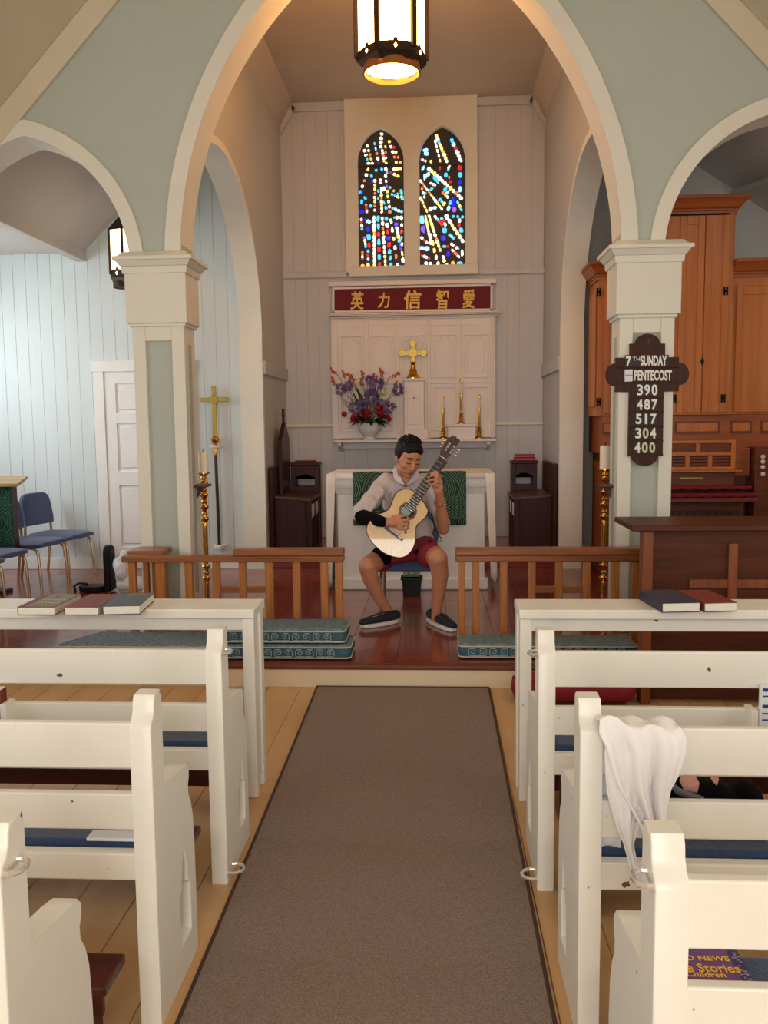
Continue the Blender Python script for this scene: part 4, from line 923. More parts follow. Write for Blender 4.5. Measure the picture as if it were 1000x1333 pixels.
for k in range(44):
    a=rb.uniform(0,6.28); ln=rb.uniform(.10,.2); d=V((math.cos(a),math.sin(a)*.7-.35,rb.uniform(-.35,.55))).normalized(); base=B0+V((d.x*.08,d.y*.08,.05)); s=d.cross(V((0,0,1))).normalized()*ln*.22
    b=MB(); b.add([base,base+d*ln*.5+s+V((0,0,.012)),base+d*ln+V((0,0,-.03)),base+d*ln*.5-s+V((0,0,.012)),base+d*ln*.5+V((0,0,-.0))],[(0,1,4),(1,2,4),(2,3,4),(3,0,4)]); b.build('leaf',M['leaf'],rt,smooth=0,fixn=False)
for p in ([(500,740),(420,520),(380,400)],[(505,740),(430,480),(350,340)],[(495,740),(400,560),(330,430)]):
    P3=[pt(u,v,-.04) for u,v in p]; MB().tube(P3,[.012,.011,.004],5).build('blade_leaf',M['leaf'],rt)
# choir stalls and prayer desks --------------------------------------------
def stall(sd):
    s=1 if sd=='L' else -1; xw=XL if sd=='L' else XR; n='left' if sd=='L' else 'right'
    rt=thing('choir_stall',('dark mahogany choir stall and a tall pointed chair back by the left sanctuary wall' if sd=='L' else 'dark mahogany choir stall with a low back by the right sanctuary wall'),'stall',(xw+s*.25,8.8,T),'choir stalls'); globals().__setitem__('STALL_'+sd,rt)
    xf=A(398,680,8.5).x if sd=='L' else A(677,680,8.5).x; zt_=A(375,645,8.5).z
    a,b_=sorted((xw+s*.05,xf)); MB().box(a,b_,8.5,8.53,T,zt_-.03).build('end_panel',M['dark'],rt,.004)
    MB().box(a,b_,9.12,9.15,T,zt_-.03).build('end_panel',M['dark'],rt,.004)
    p,q=sorted((xf,xf-s*.03)); MB().box(p,q,8.53,9.12,T,T+.42).build('front_panel',M['dark'],rt,.004)
    p,q=sorted((xw+s*.05,xf+s*.06)); 
    m=MB(); m.prism([(xw+s*.05,8.48,zt_-.03),(xf+s*.06,8.48,zt_-.06),(xf+s*.06,8.48,zt_-.03),(xw+s*.05,8.48,zt_)],(0,.7,0)); m.build('desk_top',M['kneeler'],rt,.004)
    p,q=sorted((xw+s*.012,xw+s*.05)); yb0,zb=(8.42,A(349,608,8.5).z) if sd=='L' else (8.36,A(728,603,8.5).z); MB().box(p,q,yb0,9.2,T+.02,zb).build('back_board',M['dark'],rt,.004)
    for k in range(2):
        y0=8.56+.28*k; p,q=sorted((xf+s*.004,xf-s*.015)); MB().prism([(xf+s*.008,y0,zt_-.30),(xf+s*.05,y0,zt_-.22),(xf+s*.05,y0,zt_-.10),(xf+s*.008,y0,zt_-.18)],(0,.22,0)).build('paper_slip',M['paper'],rt)
    for y0 in (8.55,8.83,9.1): p,q=sorted((xf-s*.01,xf+s*.055)); MB().box(p,q,y0-.012,y0+.012,T,zt_-.04).build('slot_post',M['dark'],rt,.003)
    # prayer desk beyond
    x0,x1=((A(380,660,9.25).x,A(416,660,9.25).x) if sd=='L' else (A(666,660,9.25).x,A(699,660,9.25).x)); zt2=A(400,602,9.25).z
    rt=thing('prayer_desk','dark carved prayer desk with arched opening by the %s choir stall'%n,'desk',((x0+x1)/2,9.3,T),'prayer desks')
    MB().box(x0-.01,x1+.01,9.22,9.42,zt2-.03,zt2).build('desk_top',M['dark'],rt,.005)
    for xx in (x0,x1-.045): MB().box(xx,xx+.045,9.24,9.29,T,zt2-.03).build('post',M['dark'],rt,.004); MB().box(xx,xx+.045,9.36,9.41,T,zt2-.03).build('post',M['dark'],rt,.004)
    hz=A(400,619,9.25).z; m=[(x0+.04,zt2-.03),(x0+.04,hz-.04)]+[(x0+.04+(x1-x0-.08)*k/10,hz-.03+.035*math.sin(math.pi*k/10)+.008*math.cos(k*2)) for k in range(11)]+[(x1-.04,hz-.04),(x1-.04,zt2-.03)]
    MB().prism([(x,9.25,z) for x,z in m],(0,.02,0)).build('carved_apron',M['dark'],rt,.003)
    MB().box(x0+.03,x1-.03,9.25,9.40,T+.05,A(400,633,9.25).z).build('lower_case',M['dark'],rt,.004)
    return x0,x1,zt2
x0,x1,z2=stall('L'); 
rt=thing('red_book','single red book on the left prayer desk','book',((x0+x1)/2,9.3,z2)); MB().box(x0+.04,x1-.04,9.24,9.40,z2+.012,z2+.018).build('front_cover',M['red'],rt,.002); MB().box(x0+.045,x1-.045,9.245,9.395,z2+.0,z2+.012).build('page_block',M['red'],rt)
x0,x1,z2=stall('R')
for k in range(2):
    zz=z2+.032*k; rt=thing('red_book','red book %s on the right prayer desk'%('lying upon another' if k else 'at the bottom of a pile of two'),'book',((x0+x1)/2,9.3,zz)); MB().box(x0+.03+.01*k,x1-.02,9.24,9.40,zz+.026,zz+.031).build('front_cover',M['red'],rt,.002); MB().box(x0+.035+.01*k,x1-.025,9.245,9.395,zz+.005,zz+.026).build('page_block',mat('red_edged_pages%d'%k,(190,90,96),.6),rt); MB().box(x0+.03+.01*k,x1-.02,9.24,9.40,zz,zz+.005).build('back_cover',M['red'],rt,.002)
# tall pointed chair back against the left wall, parented to the stall
rt=STALL_L
zp0=A(360,572,8.85).z; m=[(8.74,T+.05),(8.74,zp0),(8.80,zp0+.05),(8.97,A(364,550,8.95).z),(9.14,zp0+.05),(9.2,zp0),(9.2,T+.05)]
MB().prism([(-1.585,y,z) for y,z in m],(.04,0,0)).build('pointed_chair_back',M['dark'],rt,.004)
zf=A(364,551,8.97).z; MB().box(-1.578,-1.552,8.955,8.985,zf-.03,zf+.15).box(-1.576,-1.554,8.925,9.015,zf+.07,zf+.098).build('cross_finial',M['dark'],rt,.003)
# ------------------------------------------------------------------ paschal candle stands
def bigcandle(lab,xp,yt,yb,Y,gp):
    c=A(xp,700,Y); cx=c.x; zb=A(xp,yb,Y).z; zt_=A(xp,yt,Y).z
    rt=thing('candle_stand',lab,'candle stand',(cx,Y,S),gp)
    pr=[(.13,S),(.13,S+.015),(.1,S+.03),(.05,S+.05),(.03,S+.08)]
    z=S+.08; seg=(zb-z-.02)/11
    for k in range(11):
        if k in (2,3,7,8,9,10): pr+=[(.016,z+.004),(.020,z+seg*.14),(.031,z+seg*.30),(.033,z+seg*.36),(.029,z+seg*.43),(.016,z+seg*.54),(.015,z+seg*.62),(.022,z+seg*.74),(.022,z+seg*.80),(.014,z+seg*.93)]
        else: pr+=[(.019,z+.01),(.017,z+seg*.5),(.019,z+seg*.9)]
        z+=seg
    pr+=[(.02,zb-.02),(.05,zb-.008),(.05,zb),(.05,zb)]
    b=MB(); b.lathe(pr,(cx,Y,0),16); b.build('turned_stem',M['brass'],rt)
    b=MB(); b.lathe([(.037,zb),(.037,zt_-.008),(.034,zt_),(.03,zt_-.004),(.005,zt_-.006)],(cx,Y,0),20); b.build('pillar_candle',M['wax'],rt)
    MB().tube([(cx,Y,zt_-.01),(cx+.002,Y,zt_+.022)],.003,5).build('wick',M['black'],rt)
bigcandle('tall turned brass stand with pillar candle beside the left pillar',267.5,588,615,6.17,'paschal candle stands')
bigcandle('tall turned brass stand with pillar candle beside the right pillar',786.5,580,610,6.17,'paschal candle stands')
for nm,x0,x1,lab in (('candle_bracket',XL+.0,XL+.07,'small brown wooden bracket on the left pillar by the candle'),('candle_bracket',XR-.07,XR-.0,'small brown wooden bracket on the right pillar by the candle')):
    zz=A(255 if x0<0 else 795,634,5.85).z; rt=thing(nm,lab,'bracket',((x0+x1)/2,5.85,zz),'candle brackets'); w0=(x0 if x0<0 else x1); sgn=1 if x0<0 else -1
    MB().box(*sorted((w0,w0+sgn*.09)),5.80,5.94,zz,zz+.018).build('shelf',M['kneeler'],rt,.003); MB().prism([(w0,5.88,zz),(w0+sgn*.06,5.88,zz),(w0,5.88,zz-.08)],(0,.02,0)).build('brace',M['kneeler'],rt,.002)
# processional cross on the chapel wall
cy=YW-.06; cx=A(281,600,cy).x; Zc=lambda y:A(282,y,cy).z
rt=thing('processional_cross','tall brass processional cross on a dark staff against the pale blue wall','cross',(cx,cy,Zc(710)))
b=MB(); b.box(cx-.022,cx+.022,cy-.008,cy+.008,Zc(570),Zc(502)); b.box(cx-.135,cx+.135,cy-.0075,cy+.0075,Zc(523),Zc(517.5)); b.lathe([(0,-.011),(.04,-.011),(.04,.011),(0,.011)],(cx,cy,Zc(520)),14,rot=Matrix.Rotation(math.pi/2,3,'X')); b.build('brass_cross',M['brassmatte'],rt,.003)
b=MB(); b.lathe([(.02,Zc(592)),(.022,Zc(582)),(.018,Zc(579)),(.035,Zc(575)),(.04,Zc(572)),(.03,Zc(569)),(.014,Zc(567))],(cx,cy,0),14); b.build('brass_knop',M['brass'],rt)
MB().tube([(cx,cy,Zc(592)),(cx+.01,cy,Zc(709))],.016,10).build('staff',M['guitarside'],rt)
for y in (581,710):
    rt2=thing('wall_holder','white wall holder %s of the processional staff'%('at the foot' if y>600 else 'at the neck'),'holder',(cx,YW,Zc(y))); q=.0 if y<600 else .01
    MB().tube([(cx-.045+q,cy+.055,Zc(y)),(cx-.047+q,cy,Zc(y)),(cx-.02+q,cy-.035,Zc(y)-.004),(cx+.02+q,cy-.035,Zc(y)-.004),(cx+.047+q,cy,Zc(y)),(cx+.045+q,cy+.055,Zc(y))],.011,8).build('holder_loop',M['white'],rt2)
    if y>600: MB().lathe([(.05,Zc(y)-.03),(.055,Zc(y)-.012),(.03,Zc(y)-.008)],(cx+.01,cy,0),14).build('foot_cup',M['white'],rt2)
# ------------------------------------------------------------------ chapel furniture
def chair_proto(nm,lab,loc):
    rt=thing(nm,lab,'chair',loc,'blue stacking chairs'); o=V(loc)
    def pl(mb): mb.v=[o+p for p in mb.v]; return mb
    w=.235; sh=.44
    b=MB(); rows=[]
    for i in range(9):
        u=i/8; x=-.20+.45*u; hw=w*(1-.18*max(0,u-.7)/.3) if u>.7 else w*(.94+.06*u)
        rows.append([(x,-hw,sh-.025),(x,-hw-.006,sh+.005),(x,-hw*.7,sh+.03-.012*(1 if u>.9 else 0)),(x,0,sh+.034-.016*(1 if u>.9 else 0)),(x,hw*.7,sh+.03-.012*(1 if u>.9 else 0)),(x,hw+.006,sh+.005),(x,hw,sh-.025),(x,0,sh-.032)])
    n=8
    for r in rows: b.v+=[V(p) for p in r]
    for i in range(8):
        for j in range(n): b.f.append([i*n+j,i*n+(j+1)%n,(i+1)*n+(j+1)%n,(i+1)*n+j]); b.m.append(0)
    b.f.append(list(range(n))); b.f.append([8*n+j for j in range(n)]); b.m+=[0,0]
    pl(b).build('seat',M['chairblue'],rt,.01,3,smooth=60)
    rake=lambda z:-.20-.16*(z-.45)
    prof=[]
    for k in range(21):
        t=k/20
        a=math.pi*t; prof.append((-.215*math.copysign(abs(math.cos(a))**.45,math.cos(a)),.64+.245*math.sin(a)**.4 if 0<t<1 else .62))
    prof=[(-.20,.545)]+prof+[(.20,.545)]
    b=MB().prism([(rake(z)-.005,y,z) for y,z in prof],(.045,0,.006)); pl(b).build('backrest',M['chairblue'],rt,.016,3,smooth=60)
    for s in (-1,1):
        y=s*.2
        b=MB().tube([(rake(.85)+.015,y*.9,.85),(rake(.6)+.01,y*.95,.6),(-.215,y,.46),(-.25,y,.2),(-.275,y*1.02,.0)],.0125,8); pl(b).build('rear_leg',M['chairleg'],rt)
        b=MB().tube([(-.2,y,.405),(.10,y,.408),(.17,y,.40),(.20,y,.375),(.215,y,.33),(.235,y*1.02,0)],.0125,8); pl(b).build('front_leg',M['chairleg'],rt)
    b=MB().tube([(.16,-.2,.402),(.16,.2,.402)],.011,8); pl(b).build('cross_tube',M['chairleg'],rt)
    return rt
pf=AZ(122,747,S); print('chair A leg',pf, AZ(102,757,S),AZ(77,765,S),AZ(46,768,S),AZ(12,782,S))
ch=chair_proto('stacking_chair','blue upholstered metal chair beside the white door, farthest in its row',(0,0,0))
specs=[(-3.53,7.90,0,None),(-3.58,7.41,0,'blue chair with light catching its seat, next to the farthest chair'),(-3.60,6.70,0,'blue chair partly behind the green draped lectern'),(-3.55,6.21,0,'blue chair nearest the pews, cut by the photo edge')]
for k,(x,y,a,lb) in enumerate(specs):
    if k==0: ch.location=(x,y,S); ch.rotation_euler=(0,0,math.radians(-10)); ch.scale=(1,1,.88)
    else: dup(ch,(x,y,S),math.radians(-10+k*1.5),lb)
# lectern
LYc=6.99
rt=thing('lectern','wooden topped lectern with a green patterned fall near the blue chairs','lectern',(-3.7,LYc,S))
lx=A(17,680,LYc).x; tx=A(27,630,LYc).x; zl=A(10,631,LYc).z; zb_=A(5,716,LYc).z
b=MB().box(lx-.33,lx-.01,LYc+.01,LYc+.12,zb_-.02,zl-.02); b.build('lectern_body',M['dark'],rt,.005)
MB().box(lx-.25,lx-.19,LYc+.04,LYc+.10,S+.03,zb_).build('post',M['dark'],rt,.004); MB().box(lx-.34,lx-.1,LYc-.02,LYc+.14,S,S+.03).build('foot',M['dark'],rt,.004)
b=MB().prism([(tx-.44,LYc-.05,zl-.015),(tx-.44,LYc-.05,zl+.012),(tx-.44,LYc+.13,zl+.065),(tx-.44,LYc+.13,zl+.04)],(.44,0,0)); b.build('sloping_top',wood('lectern_top_wood',(190,160,106),(160,128,78),.3,0),rt,.004)
b=MB(); b.grid([[V((lx-.33+.335*i/14,LYc-.004*math.sin(i),zl-.01-(zl-.01-zb_)*j/8)) for i in range(15)] for j in range(9)]); b.build('green_fall',None or zebra('green_fall_weave',(14,52,40),(58,118,92),14),rt,solid=.004)
b=MB()
for k in range(25):
    xx=lx-.325+.325*k/24; zz=zb_; b.tube([(xx,LYc-.003,zz),(xx+.003,LYc-.006,zz-.03)],.004,5)
o=b.build('fringe',mat('pale_fringe',(150,166,140),.8),rt); o['kind']='stuff'
# open guitar case standing and its bag
cp=AZ(140,772,S); rt=thing('guitar_case','black guitar case standing open beside the blue chairs','case',(cp.x,cp.y,S))
Yc=cp.y; xa,xb=A(134,740,Yc).x,A(143,740,Yc).x; zt_=A(138,711,Yc).z
m=[]; 
for k in range(13): a=math.pi*k/12; m.append((Yc+.07-.07*math.cos(a),zt_-.06+.06*math.sin(a)))
m=[(Yc,S+.01)]+m+[(Yc+.14,S+.01)]
MB().prism([(xa,y,z) for y,z in m],(xb-xa,0,0)).build('lid',M['black'],rt,.012,3)
b=MB(); m=[]
for k in range(24):
    a=2*math.pi*k/24; m.append((xa-.11+.11*math.cos(a)*(1 if math.cos(a)>0 else 1.2),Yc+.08+.09*math.sin(a)))
b.prism([(x,y,S+.002) for x,y in m],(0,0,.05)); b.build('lower_shell',M['black'],rt,.012,3)
b=MB().tube([(A(95,766,Yc).x,Yc+.05,S+.002),(A(93,762,Yc).x,Yc+.05,S+.05),(A(100,760,Yc).x,Yc+.05,S+.075),(A(110,761,Yc).x,Yc+.05,S+.07),(A(113,766,Yc).x,Yc+.05,S+.002)],.011,8); b.build('handle',M['black'],rt)
rb=random.Random(9); b=MB()
for k in range(7): b.ball((xb+.06+.04*rb.random(),Yc+.02+.1*rb.random(),S+.13+.02*k+.05*rb.random()),(.055,.07,.07),n=10,k=8)
for k in range(4): b.ball((xb+.08+.05*k,Yc+.05,S+.07),(.05,.06,.065),n=10,k=8)
o=blob('plastic_bag',b,mat('translucent_white_plastic',(222,226,232),.3,bump=.8,bscale=18,var=0),None,.009,2); tag(o,'crumpled white plastic bag behind the open guitar case','bag')
# ------------------------------------------------------------------ organ
OY=7.8
rt=thing('organ','honey coloured wooden pipe organ with panelled case and keydesk behind the right pillar','organ',(2.2,8.2,S))
def crown(x0,x1,z,nm='crown_moulding',lft=True,rgt=True,y0=OY,y1=8.4):
    b=MB(); 
    for z0,z1,e0,e1 in ((z-.15,z-.12,.012,.014),(z-.12,z-.10,.02,.02),(z-.10,z-.03,.03,.085),(z-.03,z,.095,.095)):
        l0,l1=(e0,e1) if lft else (0,0); r0,r1=(e0,e1) if rgt else (0,0)
        b.add([(x0-l0,y0-e0,z0),(x1+r0,y0-e0,z0),(x1+r0,y1,z0),(x0-l0,y1,z0),(x0-l1,y0-e1,z1),(x1+r1,y0-e1,z1),(x1+r1,y1,z1),(x0-l1,y1,z1)],[(0,3,2,1),(4,5,6,7),(0,1,5,4),(1,2,6,5),(2,3,7,6),(3,0,4,7)])
    b.build(nm,M['organx'],rt,.003)
xl0=A(778,450,OY).x; xt1=A(953,400,OY).x; xt0=1.96; xr1=3.12
zlo=A(910,540,OY).z; zt1=A(920,257.5,OY).z; zlt=A(772,340,OY-.08).z; zrt=A(975,336,OY-.08).z
MB().box(xl0,xt0,OY,8.22,zlo,zlt-.02).build('left_case',M['organ'],rt,.004); MB().box(xt0,xt1,OY-.03,8.45,zlo,zt1-.02).build('centre_case',M['organ'],rt,.004); MB().box(xt1,xr1,OY,8.45,zlo,zrt-.02).build('right_case',M['organ'],rt,.004)
crown(xl0,xt0,zlt,rgt=False,y1=8.24); crown(xt0,xt1,zt1,y0=OY-.03); crown(xt1,xr1,zrt,lft=False)
blk=M['black']
def door(x0,x1,z0,z1,y):
    d=MB(); t=.055
    d.box(x0,x0+t,y-.018,y,z0,z1); d.box(x1-t,x1,y-.018,y,z0,z1); d.box(x0+t,x1-t,y-.0175,y,z1-t-.02,z1); d.box(x0+t,x1-t,y-.0175,y,z0,z0+t+.02)
    o=d.build('door',M['organ'],rt,.003); MB().box(x0+t,x1-t,y-.008,y,z0+t+.02,z1-t-.02).build('door_panel',M['organ'],o); return o
yc=OY-.03
zd0=zlo+.02; xm=A(913,450,OY).x
d1=door(A(881,450,OY).x,xm-.004,zd0,A(910,282,OY).z,yc); d2=door(xm+.004,A(946,400,OY).x,zd0,A(910,282,OY).z,yc)
MB().box(xt0+.03,xt1-.06,yc-.02,yc,A(910,282,OY).z+.003,A(910,282,OY).z+.014).build('gap_shadow_strip',blk,rt)  # black strip painted in for the shade above the doors
d3=door(A(957,450,OY).x,3.06,zd0,zrt-.22,OY); d0=door(xl0+.05,xt0-.04,zd0,zlt-.22,OY)
# side panel of the left case
MB().box(xl0-.012,xl0,OY+.06,8.18,zd0+.06,zlt-.24).build('side_panel',M['organ'],rt,.006)
def hinge(px,py,y):
    c=A(px,py,y-.02); h=MB()
    for s in (-1,1): h.box(c.x+s*.012-.007,c.x+s*.012+.007,y-.026,y-.017,c.z-.035,c.z+.035)
    h.box(c.x-.014,c.x+.014,y-.026,y-.017,c.z-.01,c.z+.01); h.build('hinge',blk,rt)
for a in ((945,379,yc),(941.5,518.5,yc),(877.5,519,yc),(779.5,380,OY),(779.5,523,OY)): hinge(*a)
c=A(914.5,470.5,yc-.02); MB().prism([(c.x,yc-.024,c.z+.035),(c.x+.018,yc-.024,c.z),(c.x,yc-.024,c.z-.035),(c.x-.018,yc-.024,c.z)],(0,.008,0)).build('key_escutcheon',blk,rt)
# frieze, lower case
zf=A(910,572,OY).z
MB().box(xl0+.05,xr1,OY+.01,8.45,zf-.12,zlo).build('frieze',M['organx'],rt,.003)
for a,b_ in ((881,935),(953.5,977),(993,1017),(786,806)):
    p,q=A(a,563,OY).x,A(b_,563,OY).x; z0,z1=A(910,562.5,OY).z,A(910,550,OY).z
    MB().box(p,q,OY-.006,OY+.012,z0,z1).build('frieze_panel',M['organ'],rt,.008,2)
    f=MB(); t=.012
    f.box(p-t,q+t,OY-.002,OY+.012,z1,z1+t); f.box(p-t,q+t,OY-.002,OY+.012,z0-t,z0); f.box(p-t,p,OY-.002,OY+.012,z0,z1); f.box(q,q+t,OY-.002,OY+.012,z0,z1); f.build('panel_bead',M['organdark'],rt)
MB().box(1.51,xr1,OY+.02,8.42,S+.1,zf-.1).build('lower_case',M['organdark'],rt,.004)
MB().box(1.49,xr1,OY,8.44,S,S+.1).build('plinth',M['organdark'],rt,.004)
MB().box(1.505,1.52,OY+.09,8.36,S+.2,zf-.2).build('side_panel',M['organx'],rt,.004)
# music rack
RYk=7.62; b=MB(); X=lambda p:A(p,590,RYk).x; Z=lambda p:A(910,p,RYk).z
fx0,fx1=1.98,X(957)
for z0,z1 in ((577,573),(593,588.5),(612,607.5)): b.box(fx0,fx1,RYk-.012,RYk+.012,Z(z0),Z(z1))
for p,y0,y1 in ((872,612,573),(908.5,593,577),(895,608,593),(924.5,608,593),(954.5,612,573)): b.box(X(p)-.018,X(p)+.018,RYk-.0115,RYk+.0115,Z(y0),Z(y1))
b.build('music_rack',M['organ'],rt,.003)
for k in range(9): MB().box(fx0,fx1-.02,RYk+.012,RYk+.02,Z(610)+k*.028,Z(610)+k*.028+.016).build('rack_slat',M['organdark'],rt)
MB().box(fx0,fx1+.05,RYk-.05,OY+.02,Z(614.5),Z(612)).build('rack_ledge',M['organ'],rt,.003)
# keydesk
Z2=lambda p:A(910,p,7.5).z
MB().box(1.98,A(962,640,7.5).x,7.62,OY+.02,Z2(634),Z(615)).build('nameboard',M['organdark'],rt,.003); MB().box(A(891,625,7.5).x,A(921,625,7.5).x,7.614,7.621,Z2(624.5),Z2(622.5)).build('name_plate',M['brassmatte'],rt)
xk=A(981,640,7.5).x
for y0,y1,zz in ((7.55,7.66,Z2(635)),(7.40,7.545,Z2(643))):
    MB().box(1.96,xk-.02,y0,y1,zz-.03,zz).build('keyboard',blk,rt,.004)
    g=MB(); g.grid([[V((1.96+(xk-1.96)*i/30,y0-.008 if j==0 else (y0-.006 if j==1 else y1-.01),(zz-.022+.006*math.sin(i*1.3)) if j==0 else zz+.006)) for i in range(31)] for j in range(3)]); g.build('felt_cover',M['red'],rt,solid=.004)
MB().box(1.94,xk,7.38,OY+.02,Z2(652),Z2(647)).build('key_slip',M['organdark'],rt,.004)
zk=Z2(652); MB().box(1.94,xk-.02,7.66,7.69,S+.1,zk).build('knee_board',M['organdark'],rt,.003)
b=MB()
for r in range(3):
    for k in range(10):
        p=A(873+9.35*k,664.5+10.6*r,7.66); q=A(879+9.35*k,670+10.6*r,7.66); MB().box(p.x,q.x,7.655,7.661,q.z,p.z).build('grille_hole',M['lead'],rt)
jx0,jx1=A(983,620,7.6).x,A(1030,620,7.6).x
MB().box(jx0,jx1,7.6,OY+.02,S+.1,A(990,582,7.6).z).build('stop_jamb',M['organdark'],rt,.004)
ivory=mat('ivory_knob',(226,206,176),.35)
for y in (594.5,601,608,617): c=A(992.7,y,7.58); MB().lathe([(.004,0),(.008,-.02),(.018,-.024),(.018,-.034),(.012,-.038)],(c.x,7.6,c.z),14,rot=Matrix.Rotation(-math.pi/2,3,'X')).build('drawknob',ivory,rt)
xa=A(962,600,7.6).x; MB().box(xa,jx0-.01,7.7,OY+.0,A(970,619,7.7).z,A(970,583,7.7).z).build('jamb_panel',M['organx'],rt,.006)
# ------------------------------------------------------------------ hymn board
HY=5.671; rt=thing('hymn_board','dark wooden cross shaped hymn board hanging on the right pillar','sign',A(842,606,HY))
hp=lambda u,v:(785+u/6.667,420+v/6.667)
o=[]
def arc(cx,cy,rx,ry,a0,a1,n=12): return [(cx+rx*math.cos(math.radians(a0+(a1-a0)*k/n)),cy-ry*math.sin(math.radians(a0+(a1-a0)*k/n))) for k in range(n+1)]
o=[(110,305),(235,303),(235,183),(285,180)]+arc(392,180,105,85,180,0)+[(542,182),(542,300),(663,298)]+arc(662,443,88,100,90,-90)+[(660,594),(530,598),(520,1158),(478,1158)]+arc(366,1158,112,86,0,-180)+[(218,1162),(230,602),(106,602)]+arc(110,452,84,100,270,90)
board=MB().prism([A(*hp(u,v),HY) for u,v in o],(0,.028,0)).build('cross_board',M['dark'] if 0 else wood('hymn_board_wood',(72,36,24),(54,24,16),.4,2,spec=.2),rt,.003)
hw=bpy.data.materials['hymn_board_wood']
for x0,x1,y in ((120,660,388),(120,655,520),(232,528,658),(228,526,780),(225,524,903),(222,522,1028),(220,520,1150)):
    p,q=A(*hp(x0,y),HY),A(*hp(x1,y-4),HY); MB().bar((p.x,HY-.006,p.z),(q.x,HY-.006,q.z),.012,.010).build('number_ledge',hw,rt,.002)
wn=mat('white_numerals',(240,238,228),.5,var=0); wy=mat('yellowed_numerals',(226,214,172),.5,var=0); card=mat('black_card',(20,18,18),.5,var=0)
def plate(u0,v0,u1,v1,m=card,nm='number_card'): P=[A(*hp(a,b),HY-.004) for a,b in ((u0,v1),(u1,v1-3),(u1,v0-3),(u0,v0))]; MB().prism(P,(0,.005,0)).build(nm,m,rt)
def row(body,u0,v0,u1,v1,m=wn,bold=.03): a=hp(u0,v0); c=hp(u1,v1); fit_text(body,a[0],a[1],c[0],c[1],HY-.005,m,rt,'lettering',bold,depth=.002)
plate(192,282,572,388); row('7',200,292,246,380); row('TH',258,298,322,332,wn,.0); row('SUNDAY',328,284,556,374,wn,.035)
plate(190,408,258,512,M['paper'],'white_card'); row('SEASON',196,450,254,464,mat('grey_print',(120,120,120),.6,var=0),0)
row('PENTECOST',272,410,598,504,wn,.035)
for body,(u0,v0,u1,v1) in (('390',(290,536,480,632)),('487',(288,664,480,758)),('517',(278,790,472,880)),('304',(275,912,467,1006)),('400',(268,1036,460,1132))):
    w=(u1-u0)/3
    for k,chr_ in enumerate(body):
        a=u0+w*k; plate(a,v0-6,a+w-3,v1+5); g=w*.1 if chr_!='1' else w*.34; row(chr_,a+g,v0,a+w-g,v1,wy if (body,k) in (('304',1),('400',1),('400',2)) else wn,.03)
fit_text('+',785+380/6.667,420+140/6.667,785+410/6.667,420+190/6.667,HY-.001,mat('carved_relief',(84,44,30),.5),rt,'carved_ornament')
# ------------------------------------------------------------------ brown desk before the organ
DY2=4.62; rt=thing('clergy_desk','large brown wooden clergy desk with ledge in front of the organ','desk',(1.9,DY2,0))
x0=A(835,760,DY2).x; zt_=A(900,690,DY2).z
MB().box(x0,x0+.052,DY2-.03,DY2+.06,0,zt_).build('corner_post',M['screenpost'],rt,.004); MB().box(x0+.052,2.8,DY2,DY2+.03,.02,zt_).build('front_panel',M['screen'],rt)
MB().prism([(A(820,684,DY2).x,DY2-.06,zt_),(2.85,DY2-.06,zt_),(2.85,DY2+.4,zt_+.0),(A(820,684,DY2).x,DY2+.4,zt_+.0)],(0,0,.03)).build('desk_top',M['screen'],rt,.006)
xv0,xv1=A(947,740,DY2).x,A(959,740,DY2).x; MB().box(xv0,xv1,DY2-.02,DY2,A(950,800,DY2).z,A(950,707,DY2).z).build('batten',M['screenpost'],rt,.003)
MB().box(A(897,758,DY2).x,2.8,DY2-.015,DY2,A(950,765,DY2).z,A(950,754,DY2).z).build('ledge',M['screenpost'],rt,.003)
